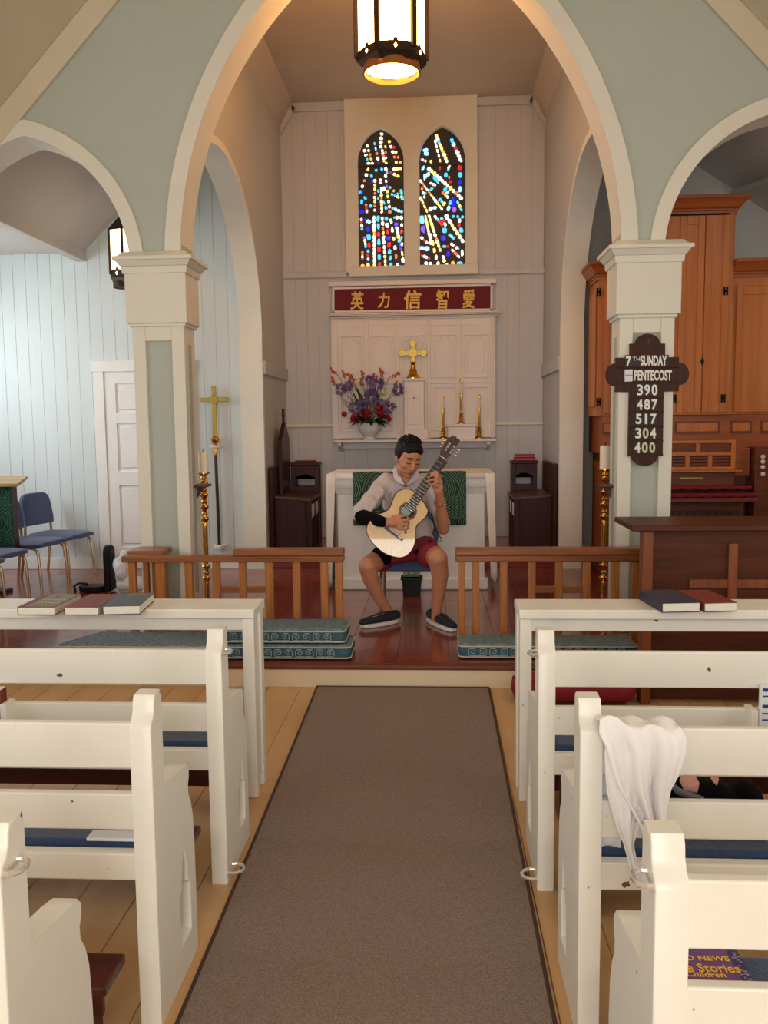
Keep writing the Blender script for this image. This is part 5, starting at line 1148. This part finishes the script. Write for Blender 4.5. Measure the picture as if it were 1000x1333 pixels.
# ------------------------------------------------------------------ lanterns
def lantern(lab,c,R,H,chain_top,glass,rot0,group):
    rt=thing('hanging_lantern',lab,'lantern',c,group); c=V(c); N=6
    P=lambda k,r,z:V((c.x+r*math.cos(math.radians(rot0+60*k)),c.y+r*math.sin(math.radians(rot0+60*k)),c.z+z))
    zb=.085
    for k in range(N):
        MB().add([P(k,R*.96,zb-.02),P(k+1,R*.96,zb-.02),P(k+1,R*.96,H),P(k,R*.96,H),P(k,R*.93,zb-.02),P(k+1,R*.93,zb-.02),P(k+1,R*.93,H),P(k,R*.93,H)],[(0,1,2,3),(7,6,5,4),(0,4,5,1),(1,5,6,2),(2,6,7,3),(3,7,4,0)]).build('glass_pane',glass,rt,smooth=0)
        a=P(k,R,zb-.03); MB().bar(a,P(k,R,H),R*.15,R*.12,up=(c-P(k,0,0)+P(k,R,0)-c)).build('corner_bar',M['iron'],rt,.002)
        # pierced band with a pointed crest
        p,q=P(k,R*1.0,0),P(k+1,R*1.0,0); up=V((0,0,1)); d=q-p; n=(p+q)/2-c; n.z=0; n.normalize()
        pts=[p+up*.03,q+up*.03,q+up*zb,p+d*.62+up*(zb+.01),p+d*.57+up*(zb+.01),p+d*.54+up*(zb+.03),p+d*.46+up*(zb+.03),p+d*.43+up*(zb+.01),p+d*.38+up*(zb+.01),p+up*zb]
        MB().prism(pts,-n*.008).build('pierced_band',M['iron'],rt)
        m_=p+d*.5+n*.002+up*(zb-.022); e=d.normalized()*.013
        MB().prism([m_-e,m_+up*-.016,m_+e,m_+up*.016],-n*.004).build('pierced_diamond',glass,rt,smooth=0)
        q0=[P(k,R,.03),P(k+1,R,.03),P(k+1,R*.84,-.01),P(k,R*.84,-.01)]; MB().prism(q0,(0,0,.006)).build('skirt_plate',M['iron'],rt)
    rr=R*.80
    b=MB(); 
    pr=[(rr*1.0,.02),(rr*1.01,-.045),(rr*.97,-.045),(rr*.96,.02)]
    n=32; 
    for r_,z_ in pr: b.v+=[V((c.x+r_*math.cos(2*math.pi*k/n),c.y+r_*math.sin(2*math.pi*k/n),c.z+z_)) for k in range(n)]
    for i in range(4):
        for k in range(n): b.f.append([i*n+k,i*n+(k+1)%n,((i+1)%4)*n+(k+1)%n,((i+1)%4)*n+k]); b.m.append(0)
    b.build('bottom_ring',mat('amber_bronze_ring',(150,96,44),.5,.4,var=.05) if R>.15 else M['iron'],rt)
    b=MB(); b.lathe([(rr*.955,-.006),(rr*.955,.0)],c,32); b.build('bottom_glass',glass,rt,smooth=0)
    b=MB()
    for k in range(N): b.prism([P(k,R*1.06,H),P(k+1,R*1.06,H),P(k+1,R*.3,H+.12),P(k,R*.3,H+.12)],(0,0,.006))
    b.build('roof_cap',M['iron'],rt)
    MB().lathe([(.03,H+.1),(.035,H+.13),(.012,H+.16),(.012,H+.19)],c,10).build('finial',M['iron'],rt)
    z=c.z+H+.18; ch=MB(); k=0
    while z<chain_top:
        w=.012; pts=[V((c.x+(w*math.cos(t) if k%2 else 0),c.y+(0 if k%2 else w*math.cos(t)),z+.022+.026*math.sin(t))) for t in [2*math.pi*i/10 for i in range(10)]]
        ch.tube(pts,.0035,5,closed=True); z+=.04; k+=1
    ch.build('chain',M['iron'],rt)
LY=6.3; lc=A(510,88,LY); lantern('large lit hexagonal lantern hanging before the chancel arch','%s'%'' and () or (lc.x,LY,lc.z),.246,.60,ZC-.01,M['glasslamp'],-50-120+60,'hexagonal lanterns')
l2=A(160,368,7.4); lantern('small lit hexagonal lantern hanging in the side chapel behind the left pillar',(l2.x+.03,7.4,l2.z),.135,.42,chz(l2.x+.03)+.0,M['glassoff'],-20,'hexagonal lanterns')
# ------------------------------------------------------------------ the guitarist, his chair and guitar
mc=dup(ch,(-.19,6.30,S),math.radians(-90),'blue metal chair under the seated guitarist before the altar'); mc.scale=(.98,1.0,.85)
per=thing('person','man in pale shirt and red shorts, seated, playing a classical guitar','person',(-.19,6.1,S))
G0=A(530.5,664.5,5.9); GN=V((.04,-1,.20)).normalized()
GP=lambda x,y,lift=0: AP(x,y,G0,GN)+GN*lift
# ---- head in its own frame (face towards -Y), then turned and bowed
HR=Matrix.Rotation(math.radians(24),3,'Z')@Matrix.Rotation(math.radians(24),3,'X')@Matrix.Rotation(math.radians(5),3,'Y'); HC=A(531.5,596,6.1); HS=1.1
hp_=lambda x,y,z:HC+HR@V((x,y,z))*HS
sk=MB()
def hb(c,r): sk.ball(hp_(*c),tuple(q*HS for q in r),HR,16,12)
hb((0,.015,.035),(.075,.094,.085)); hb((0,-.02,.0),(.069,.075,.09)); hb((0,-.03,-.05),(.056,.062,.058)); hb((0,-.062,-.092),(.027,.024,.022)); hb((0,-.045,.045),(.062,.05,.05))
for s in (-1,1):
    hb((s*.04,-.062,-.022),(.026,.024,.026)); hb((s*.030,-.083,.032),(.026,.013,.008)); hb((s*.031,-.079,.008),(.017,.013,.0095)); hb((s*.074,.012,-.012),(.010,.022,.034)); hb((s*.045,-.01,-.065),(.02,.045,.03)); hb((s*.011,-.098,-.034),(.009,.010,.008))
sk.cap(hp_(0,-.086,.022),hp_(0,-.106,-.028),.009*HS,.0125*HS); hb((0,-.086,-.060),(.024,.010,.006)); hb((0,-.084,-.070),(.02,.010,.007))
NB=A(527,624,6.24)
sk.cap(NB,hp_(0,.02,-.06),.064,.056); sk.ball(A(527,624,6.20),(.05,.05,.055))
# torso core, arms, legs
PEL=A(537,708,6.33); CH_=A(529,652,6.3)
sk.cap(PEL,CH_,.10,.10); sk.cap(CH_,NB,.09,.05); sk.cap(A(504,630,6.28),A(556,630,6.28),.045,.045)
SHR,ELR,WRR=A(499,630,6.26),A(469,669,6.10),A(500,680,5.80)
SHL,ELL,WRL=A(558,630,6.26),A(577,688,6.16),A(573.5,652,6.03)
gy=GP(505,682).y; WRR=A(501,680,gy-.055)
sk.cap(SHR,ELR,.045,.04); sk.cap(ELR,WRR,.042,.028); sk.cap(SHL,ELL,.046,.045); sk.cap(ELL,ELL*.6+WRL*.4,.046,.046); sk.cap(ELL*.6+WRL*.4,WRL,.046,.030)
# legs
KR,KL=A(478.5,737,5.86),A(570,727,5.76)
HPR,HPL=A(517,716,6.3),A(552,714,6.3)
AR=A(506,797,6.0); AL=A(568,796,5.88)
sk.cap(HPR,KR,.092,.066); sk.cap(HPL,KL,.092,.068)
c1=A(482,752,5.885); c2=A(494,779,5.95); sk.cap(KR,c1,.064,.058); sk.cap(c1,c2,.058,.043); sk.cap(c2,AR,.043,.034); sk.cap(AR,A(507,806,6.0),.034,.03)
c1=A(573,748,5.80); c2=A(571,776,5.85); sk.cap(KL,c1,.066,.059); sk.cap(c1,c2,.059,.043); sk.cap(c2,AL,.043,.034); sk.cap(AL,A(567,806,5.89),.034,.03)
sk.ball(KR+V((0,-.012,.012)),(.056,.05,.056)); sk.ball(KL+V((0,-.012,.012)),(.058,.05,.058))
# right hand over the strings
def chain(pts,rs):
    for (p,q),(a,b) in zip(zip(pts,pts[1:]),zip(rs,rs[1:])): sk.cap(p,q,a,b,10)
pl_=GP(513,681.5,.062); sk.cap(WRR,pl_,.029,.03)
sk.ball(GP(513,681,.060),(.036,.022,.034)); sk.ball(GP(518,682,.058),(.034,.021,.034))
for k,(kx,ky,mx,my,tx,ty) in enumerate(((519,674,528.5,671.5,532.5,675.5),(521.5,678.8,531,677.6,532.5,682),(521.5,683.6,530.5,683.8,531.5,688),(519.5,688.2,527.5,689.6,528.5,693))):
    chain([GP(kx,ky,.062),GP(mx,my,.055),GP(tx,ty,.030),GP(tx-1.5,ty+1,.012)],[.0118,.0088,.0078,.0066])
chain([GP(512,675,.055),GP(519,671.5,.045),GP(525,671.5,.026)],[.014,.0115,.009])
# left hand round the neck
hY=GP(566,630).y
pm=A(570.5,638,hY+.025); sk.cap(WRL,pm,.030,.032); sk.ball(A(571,635,hY+.02),(.034,.026,.042)); sk.ball(A(571,628,hY+.015),(.030,.022,.03))
for kx,ky,mx,my,tx,ty in ((573,620,567.5,614.5,561.5,616.5),(573.5,624.5,565,619,558.5,621),(573,629.5,564,625,556,626.5),(571.5,634,564,631,557,632)):
    chain([A(kx,ky,hY+.012),A((kx+mx)/2,(ky+my)/2,hY-.022),GP(mx,my,.030),GP(tx,ty,.014)],[.0125,.0108,.0095,.0078])
chain([A(570,641,hY+.03),A(565,634,hY+.06),A(562,624,hY+.058)],[.016,.013,.011])
body=blob('body',sk,M['skin'],per,.0055,3,.5)
# features
b=MB()
for s in (-1,1): b.tube([hp_(s*.013,-.0975,.034),hp_(s*.03,-.098,.041),hp_(s*.05,-.083,.036)],[.003*HS,.0042*HS,.002*HS],6)
b.build('eyebrow',M['hair'],body)
b=MB()
for s in (-1,1): b.tube([hp_(s*.016,-.0905,.004),hp_(s*.031,-.0935,.0005),hp_(s*.046,-.084,.004)],.0018*HS,5)
b.build('eyelash',M['hair'],body)
MB().ball(hp_(0,-.0955,-.0605),(.021*HS,.006*HS,.0036*HS),HR).ball(hp_(0,-.0935,-.068),(.017*HS,.006*HS,.0042*HS),HR).build('lips',M['lip'],body)
# hair
hr=MB(); rb=random.Random(21)
for c_,r_h in (((0,.022,.062),(.081,.099,.074)),((0,.045,.025),(.079,.078,.082)),((0,-.042,.088),(.064,.048,.036)),((.064,.02,.03),(.02,.05,.06)),((-.064,.02,.03),(.02,.05,.06)),((.03,-.06,.075),(.034,.026,.024)),((-.03,-.058,.078),(.034,.026,.024))):
    hr.ball(hp_(*c_),tuple(q*HS for q in r_h),HR,18,12)
for i in range(70):
    a=rb.uniform(0,6.28); e=rb.uniform(.35,1.35); d=V((math.cos(a)*math.cos(e),math.sin(a)*math.cos(e),math.sin(e)))
    p=V((d.x*.078,.02+d.y*.094,.062+d.z*.070)); q=p+V((d.x*.006+rb.uniform(-.006,.006),d.y*.006-.010,d.z*.012+.006))
    hr.cap(hp_(*p),hp_(*q),.009*HS,.004*HS,6)
blob('hair',hr,M['hair'],per,.005,2,.5)
# shirt with sleeves to the elbow, collar open
sh=MB()
sh.ball(A(530,650,6.30),(.185,.125,.185)); sh.ball(A(535,690,6.31),(.165,.13,.17)); sh.ball(A(537,702,6.32),(.165,.135,.10))
sh.cap(A(502,629,6.28),A(524,624,6.29),.072,.052); sh.cap(A(556,629,6.28),A(533,624,6.29),.07,.052); sh.cap(A(505,634,6.27),A(553,634,6.27),.08,.08)
sh.cap(A(501,630,6.26),A(484,650,6.17),.075,.066); sh.cap(A(484,650,6.17),A(469,668,6.10),.066,.064); sh.cap(A(469,668,6.1),A(474,674,6.05),.062,.056)
sh.cap(A(559,630,6.26),A(569,658,6.20),.072,.062); sh.cap(A(569,658,6.2),A(576,680,6.17),.062,.056)
for k in range(4):   # rolled, creased sleeve on the playing arm
    c=A(488-5*k,645+7*k,6.17-.03*k); sh.tube([c+V((.062*math.cos(t),.03*math.sin(t)-.03,.05*math.sin(t+.6))) for t in [2*math.pi*i/12 for i in range(12)]],.012,6,closed=True)
for x0,y0,x1,y1 in ((512,640,519,668),(545,640,548,670),(520,655,528,690),(500,640,508,660)): sh.cap(A(x0,y0,6.19),A(x1,y1,6.185),.014,.01)
# neckline: leave the throat open
shirt=blob('shirt',sh,M['shirt'],per,.008,3,.5,disp=lambda p:.0055*math.sin(p.x*38+p.z*52)+.0045*math.sin(p.x*60-p.z*35+p.y*40)*math.sin(p.z*23+p.x*17))
cl=MB(); cY=6.125
for P4 in (((511,612,6.2),(515,606,6.2),(520,617,6.135),(527.5,632,6.125),(519,629,6.125),(513,623,6.14)),((545,612,6.2),(541,609,6.18),(538,617,6.135),(528.5,632,6.125),(537,629,6.125),(545,622,6.145))):
    cl.prism([A(*q) for q in P4],(0,.02,-.004))
cl.build('collar',mat('collar_cloth',(216,208,212),.8,var=.03),shirt,.004,2)
MB().prism([A(520.5,613,6.15),A(538,615,6.15),A(528.3,632.5,6.128)],(0,.03,0)).build('throat',M['skin'],body,.006)
for k in range(2): MB().lathe([(.006,0),(.006,.004)],A(529.5+.6*k,638+9*k,6.165),8,rot=Matrix.Rotation(math.pi/2,3,'X')).build('shirt_button',M['white'],shirt)
# black sleeve on the playing forearm
bs=MB(); e0=A(471.5,673,6.055); w0=A(499,679.5,GP(499,680).y-.055)
bs.cap(e0,e0*.5+w0*.5,.056,.050); bs.cap(e0*.5+w0*.5,w0,.050,.036)
blob('arm_sleeve',bs,M['blackcloth'],per,.007,2)
# shorts
so=MB(); so.ball(A(537,708,6.33),(.185,.155,.11)); so.cap(A(552,714,6.28),A(559,723,5.90),.104,.090); so.cap(A(517,717,6.28),A(494,730,6.0),.104,.078)
so.cap(A(520,719,6.1),A(550,715,6.1),.06,.06); so.cap(A(505,727,6.0),A(548,720,5.98),.045,.045)
shorts=blob('shorts',so,M['shorts'],per,.008,3)
bk=MB(); bk.cap(A(516,712,6.2),A(495,726,6.0),.096,.078); bk.cap(A(507,724,6.02),A(499,725,5.98),.06,.065); blob('black_side_panel',bk,M['blackcloth'],per,.008,2)
MB().prism([A(538,720,5.86),A(541,722,5.86),A(563,706,5.92),A(559,704,5.94)],(0,.05,-.0)).build('dark_trim',M['blackcloth'],shorts,.004)
# shoes
def shoe(Hx,Tx):
    H,T_=V((Hx.x,Hx.y,S)),V((Tx.x,Tx.y,S)); d=(T_-H); L=d.length; d.normalize(); n=V((-d.y,d.x,0))
    W=lambda t:.036+.013*math.sin(math.pi*min(1,t*1.05+.05))+.006*math.sin(math.pi*t)-.0*t
    out=[]
    for k in range(13):
        t=k/12; w=W(t)*(1 if 0<k<12 else .55); out.append((t,w))
    pts=[H+d*(L*t)+n*w for t,w in out]+[H+d*(L*t)-n*w for t,w in out[::-1]]
    so_=MB().prism([p+V((0,0,.001)) for p in pts],(0,0,.026)).build('sole',M['sole'],per,.006,2)
    u=MB()
    for k in range(14):
        t=.03+.93*k/13; h=.07-.028*max(0,(t-.42)/.55) if t>.42 else .068; w=W(t)-.004
        u.ball(H+d*(L*t)+V((0,0,.024+h*.42)),(w if abs(n.x)>.7 else w,w,h*.5),n=12,k=8)
    up=blob('shoe_upper',u,M['shoe'],per,.006,2)
    MB().tube([H+d*(L*(.45+.42*k/8))+n*(.034*math.sin(math.pi*k/8*.5+1.57)*1)+V((0,0,.088-.026*k/8)) for k in range(9)]+[H+d*(L*(.87-.42*k/8))-n*(.034*math.sin(math.pi*(8-k)/8*.5+1.57))+V((0,0,.062+.026*k/8)) for k in range(9)],.0025,5).build('shoe_stitching',M['chairleg'],up)
shoe(AZ(517,810,S)+V((0,.01,0)),AZ(471,818,S)); shoe(AZ(560,809,S)+V((0,.03,0)),AZ(591,823,S))
# bracelet
wr=WRL+V((-.002,-.002,-.012)); ax=(ELL-WRL).normalized(); e1=ax.cross(V((0,1,0))).normalized(); e2=ax.cross(e1)
br=MB(); 
for k in range(16): 
    t=2*math.pi*k/16; br.ball(wr+(e1*math.cos(t)+e2*math.sin(t))*.037,.0075,n=8,k=6)
o=br.build('bracelet',M['brass'],per); 
# ---- guitar
gt=thing('classical_guitar','classical guitar with pale spruce top held by the seated man','guitar',G0)
OUTG=[(529,636.5),(537,638.5),(543.5,644),(549,651),(554,657.5),(557,665),(555,671.5),(549,678),(543.5,683),(541,690),(541.3,700),(539.7,708.5),(535,718),(526,725),(516,725.5),(502,721),(490,712),(481,701),(477.3,691),(479,682.5),(485,675),(493,669.5),(501,666.5),(507,661.5),(510.5,653.5),(513.5,646),(519.5,639)]
def smooth_loop(P,n=4):
    out=[]; N=len(P)
    for i in range(N):
        p0,p1,p2,p3=(V((*P[(i+j)%N],0)) for j in (-1,0,1,2))
        for k in range(n):
            t=k/n; out.append(.5*((2*p1)+(-p0+p2)*t+(2*p0-5*p1+4*p2-p3)*t*t+(-p0+3*p1-3*p2+p3)*t**3))
    return [(p.x,p.y) for p in out]
OG=smooth_loop(OUTG); P=[GP(x,y) for x,y in OG]; cen=sum(P,V())/len(P)
MB().prism([cen+(p-cen)*.99 for p in P],-GN*.095).build('body_shell',M['guitarside'],gt,.004,2)
MB().prism([p+GN*.0035 for p in P],-GN*.004).build('soundboard',M['spruce'],gt,.0015,1)
b=MB(); b.tube([p+GN*.002 for p in P],.0035,6,closed=True); b.build('binding',M['guitarside'],gt)
gu=(GP(576,596)-G0).normalized(); gv=GN.cross(gu).normalized()
HCn=GP(531,665.5)
def ring(r0,r1,l,m,nm,n=36):
    b=MB(); o=[]
    for r in (r0,r1): b.v+=[HCn+(gu*math.cos(2*math.pi*k/n)+gv*math.sin(2*math.pi*k/n))*r+GN*l for k in range(n)]
    for k in range(n): b.f.append([k,(k+1)%n,n+(k+1)%n,n+k]); b.m.append(0)
    return b.build(nm,m,gt,solid=.001)
ring(.046,.062,.0046,mat('rosette_mosaic',(150,104,66),.3,rgb2=(104,66,40),scale=90),'rosette'); ring(.001,.046,.0046,M['lead'],'sound_hole'); ring(.058,.0605,.0052,M['guitarside'],'rosette_line')
MB().prism([GP(523.5,661,.0058),GP(529,658.5,.0058),GP(535.5,665,.0058),GP(534,670,.0058),GP(528,673,.0058),GP(522,667,.0058)],-GN*.0008).build('sound_hole_patch',M['holepatch'],gt)  # pale blue polygon laid over the sound hole
FB=[GP(526.5,660.3,.011),GP(537.3,668.3,.011),GP(579.6,598.8,.011),GP(572.2,593.8,.011)]
MB().prism(FB,-GN*.008).build('fretboard',M['ebony'],gt,.001,1)
nk=[GP(539,640,.003),GP(550,648,.003),GP(579.4,598.8,.003),GP(572.4,593.8,.003)]
b=MB(); m1=(nk[0]+nk[1])/2-GN*.022; m2=(nk[2]+nk[3])/2-GN*.02
b.prism([nk[0],nk[0]*.75+nk[1]*.25-GN*.018,nk[0]*.25+nk[1]*.75-GN*.018,nk[1]],nk[3]-nk[0]); b.build('neck',M['guitarside'],gt,.003,2)
fr=MB(); a0,a1,b0,b1=FB[3],FB[2],FB[0],FB[1]; Lf=((b0-a0).length)
for k in range(1,19):
    t=(1-2**(-k/12))*.65*1.03/Lf
    if t>.99: break
    fr.bar(a0.lerp(b0,t)+GN*.001,a1.lerp(b1,t)+GN*.001,.0024,.0022,up=GN)
fr.build('fret_wire',M['chrome'],gt)
MB().bar(FB[3]+gu*.003,FB[2]+gu*.003,.007,.008,up=GN).build('nut',M['sole'],gt,.001)
hd=[(572.6,592.2),(580.2,597.6),(586.8,592.5),(599,574),(597.5,571.5),(595,571.5),(594,568),(591.5,568.5),(588.5,566),(587,569),(584,569),(582,572),(573.4,587)]
hsl=[[(578.2,586.5),(585.5,574.5),(587.8,576),(580.5,588)],[(584.2,590.3),(591.8,578.6),(594,580),(586.5,591.7)]]
lo=lambda x,y:(lambda d:(d.dot(gv),d.dot(gu)))(GP(x,y)-G0)
hb_=holes_prism('headstock',[lo(*q) for q in hd],[[lo(*q) for q in h] for h in hsl],-.018,0,M['guitarside'],False)
hb_.v=[G0+gv*p.x+gu*p.z+GN*(.004-(p.y+.018)*1) for p in hb_.v]; hb_.build('headstock',wood('headstock_wood',(84,38,30),(60,26,20),.3,2),gt)
for sl in hsl:
    for k in range(3):
        t=(k+.6)/3.2; p=GP(sl[0][0]+(sl[1][0]-sl[0][0])*t,sl[0][1]+(sl[1][1]-sl[0][1])*t,-.006); q=GP(sl[3][0]+(sl[2][0]-sl[3][0])*t,sl[3][1]+(sl[2][1]-sl[3][1])*t,-.006)
        MB().tube([p-(q-p)*.1,q+(q-p)*.1],.0055,8).build('string_roller',M['sole'],gt)
        o_=(p-q).normalized() if sl is hsl[0] else (q-p).normalized(); s_=p if sl is hsl[0] else q
        MB().tube([s_+o_*.006-GN*.006,s_+o_*.03-GN*.006],.003,6).ball(s_+o_*.034-GN*.006,(.008,.006,.008)).build('tuning_peg',M['silver'],gt)
MB().bar(GP(501.5,686.3,.007),GP(524.5,703,.007),.022,.010,up=GN).build('bridge',M['ebony'],gt,.002)
MB().bar(GP(507,688.3,.014),GP(521.5,699,.014),.006,.006,up=GN).build('saddle',M['sole'],gt,.001)
MB().bar(GP(518.5,698,.0128),GP(523.6,701.7,.0128),.013,.004,up=GN).build('tie_block',M['sole'],gt,.001)
for k in range(6):
    t=k/5; p=GP(509.5,690,.016).lerp(GP(519.5,697.3,.016),t); q=(FB[3]*.92+FB[2]*.08).lerp(FB[3]*.08+FB[2]*.92,t)+GN*.005
    MB().tube([p,q],.0009,4).build('guitar_string',M['chrome'],gt)
cd_=MB().tube([A(562,668,6.0),A(564,680,6.02),A(568,690,6.03),A(572,697,6.03),A(575.5,703,6.05),A(572,705,6.05)],.0035,6); cd_.build('support_cord',M['black'],gt)
MB().prism([A(563.5,689,6.0),A(566,686.5,6.0),A(569,690.5,6.0),A(567.5,693.5,6.0)],(0,.02,0)).build('cord_clip',M['black'],gt,.002)
bpy.context.view_layer.update()
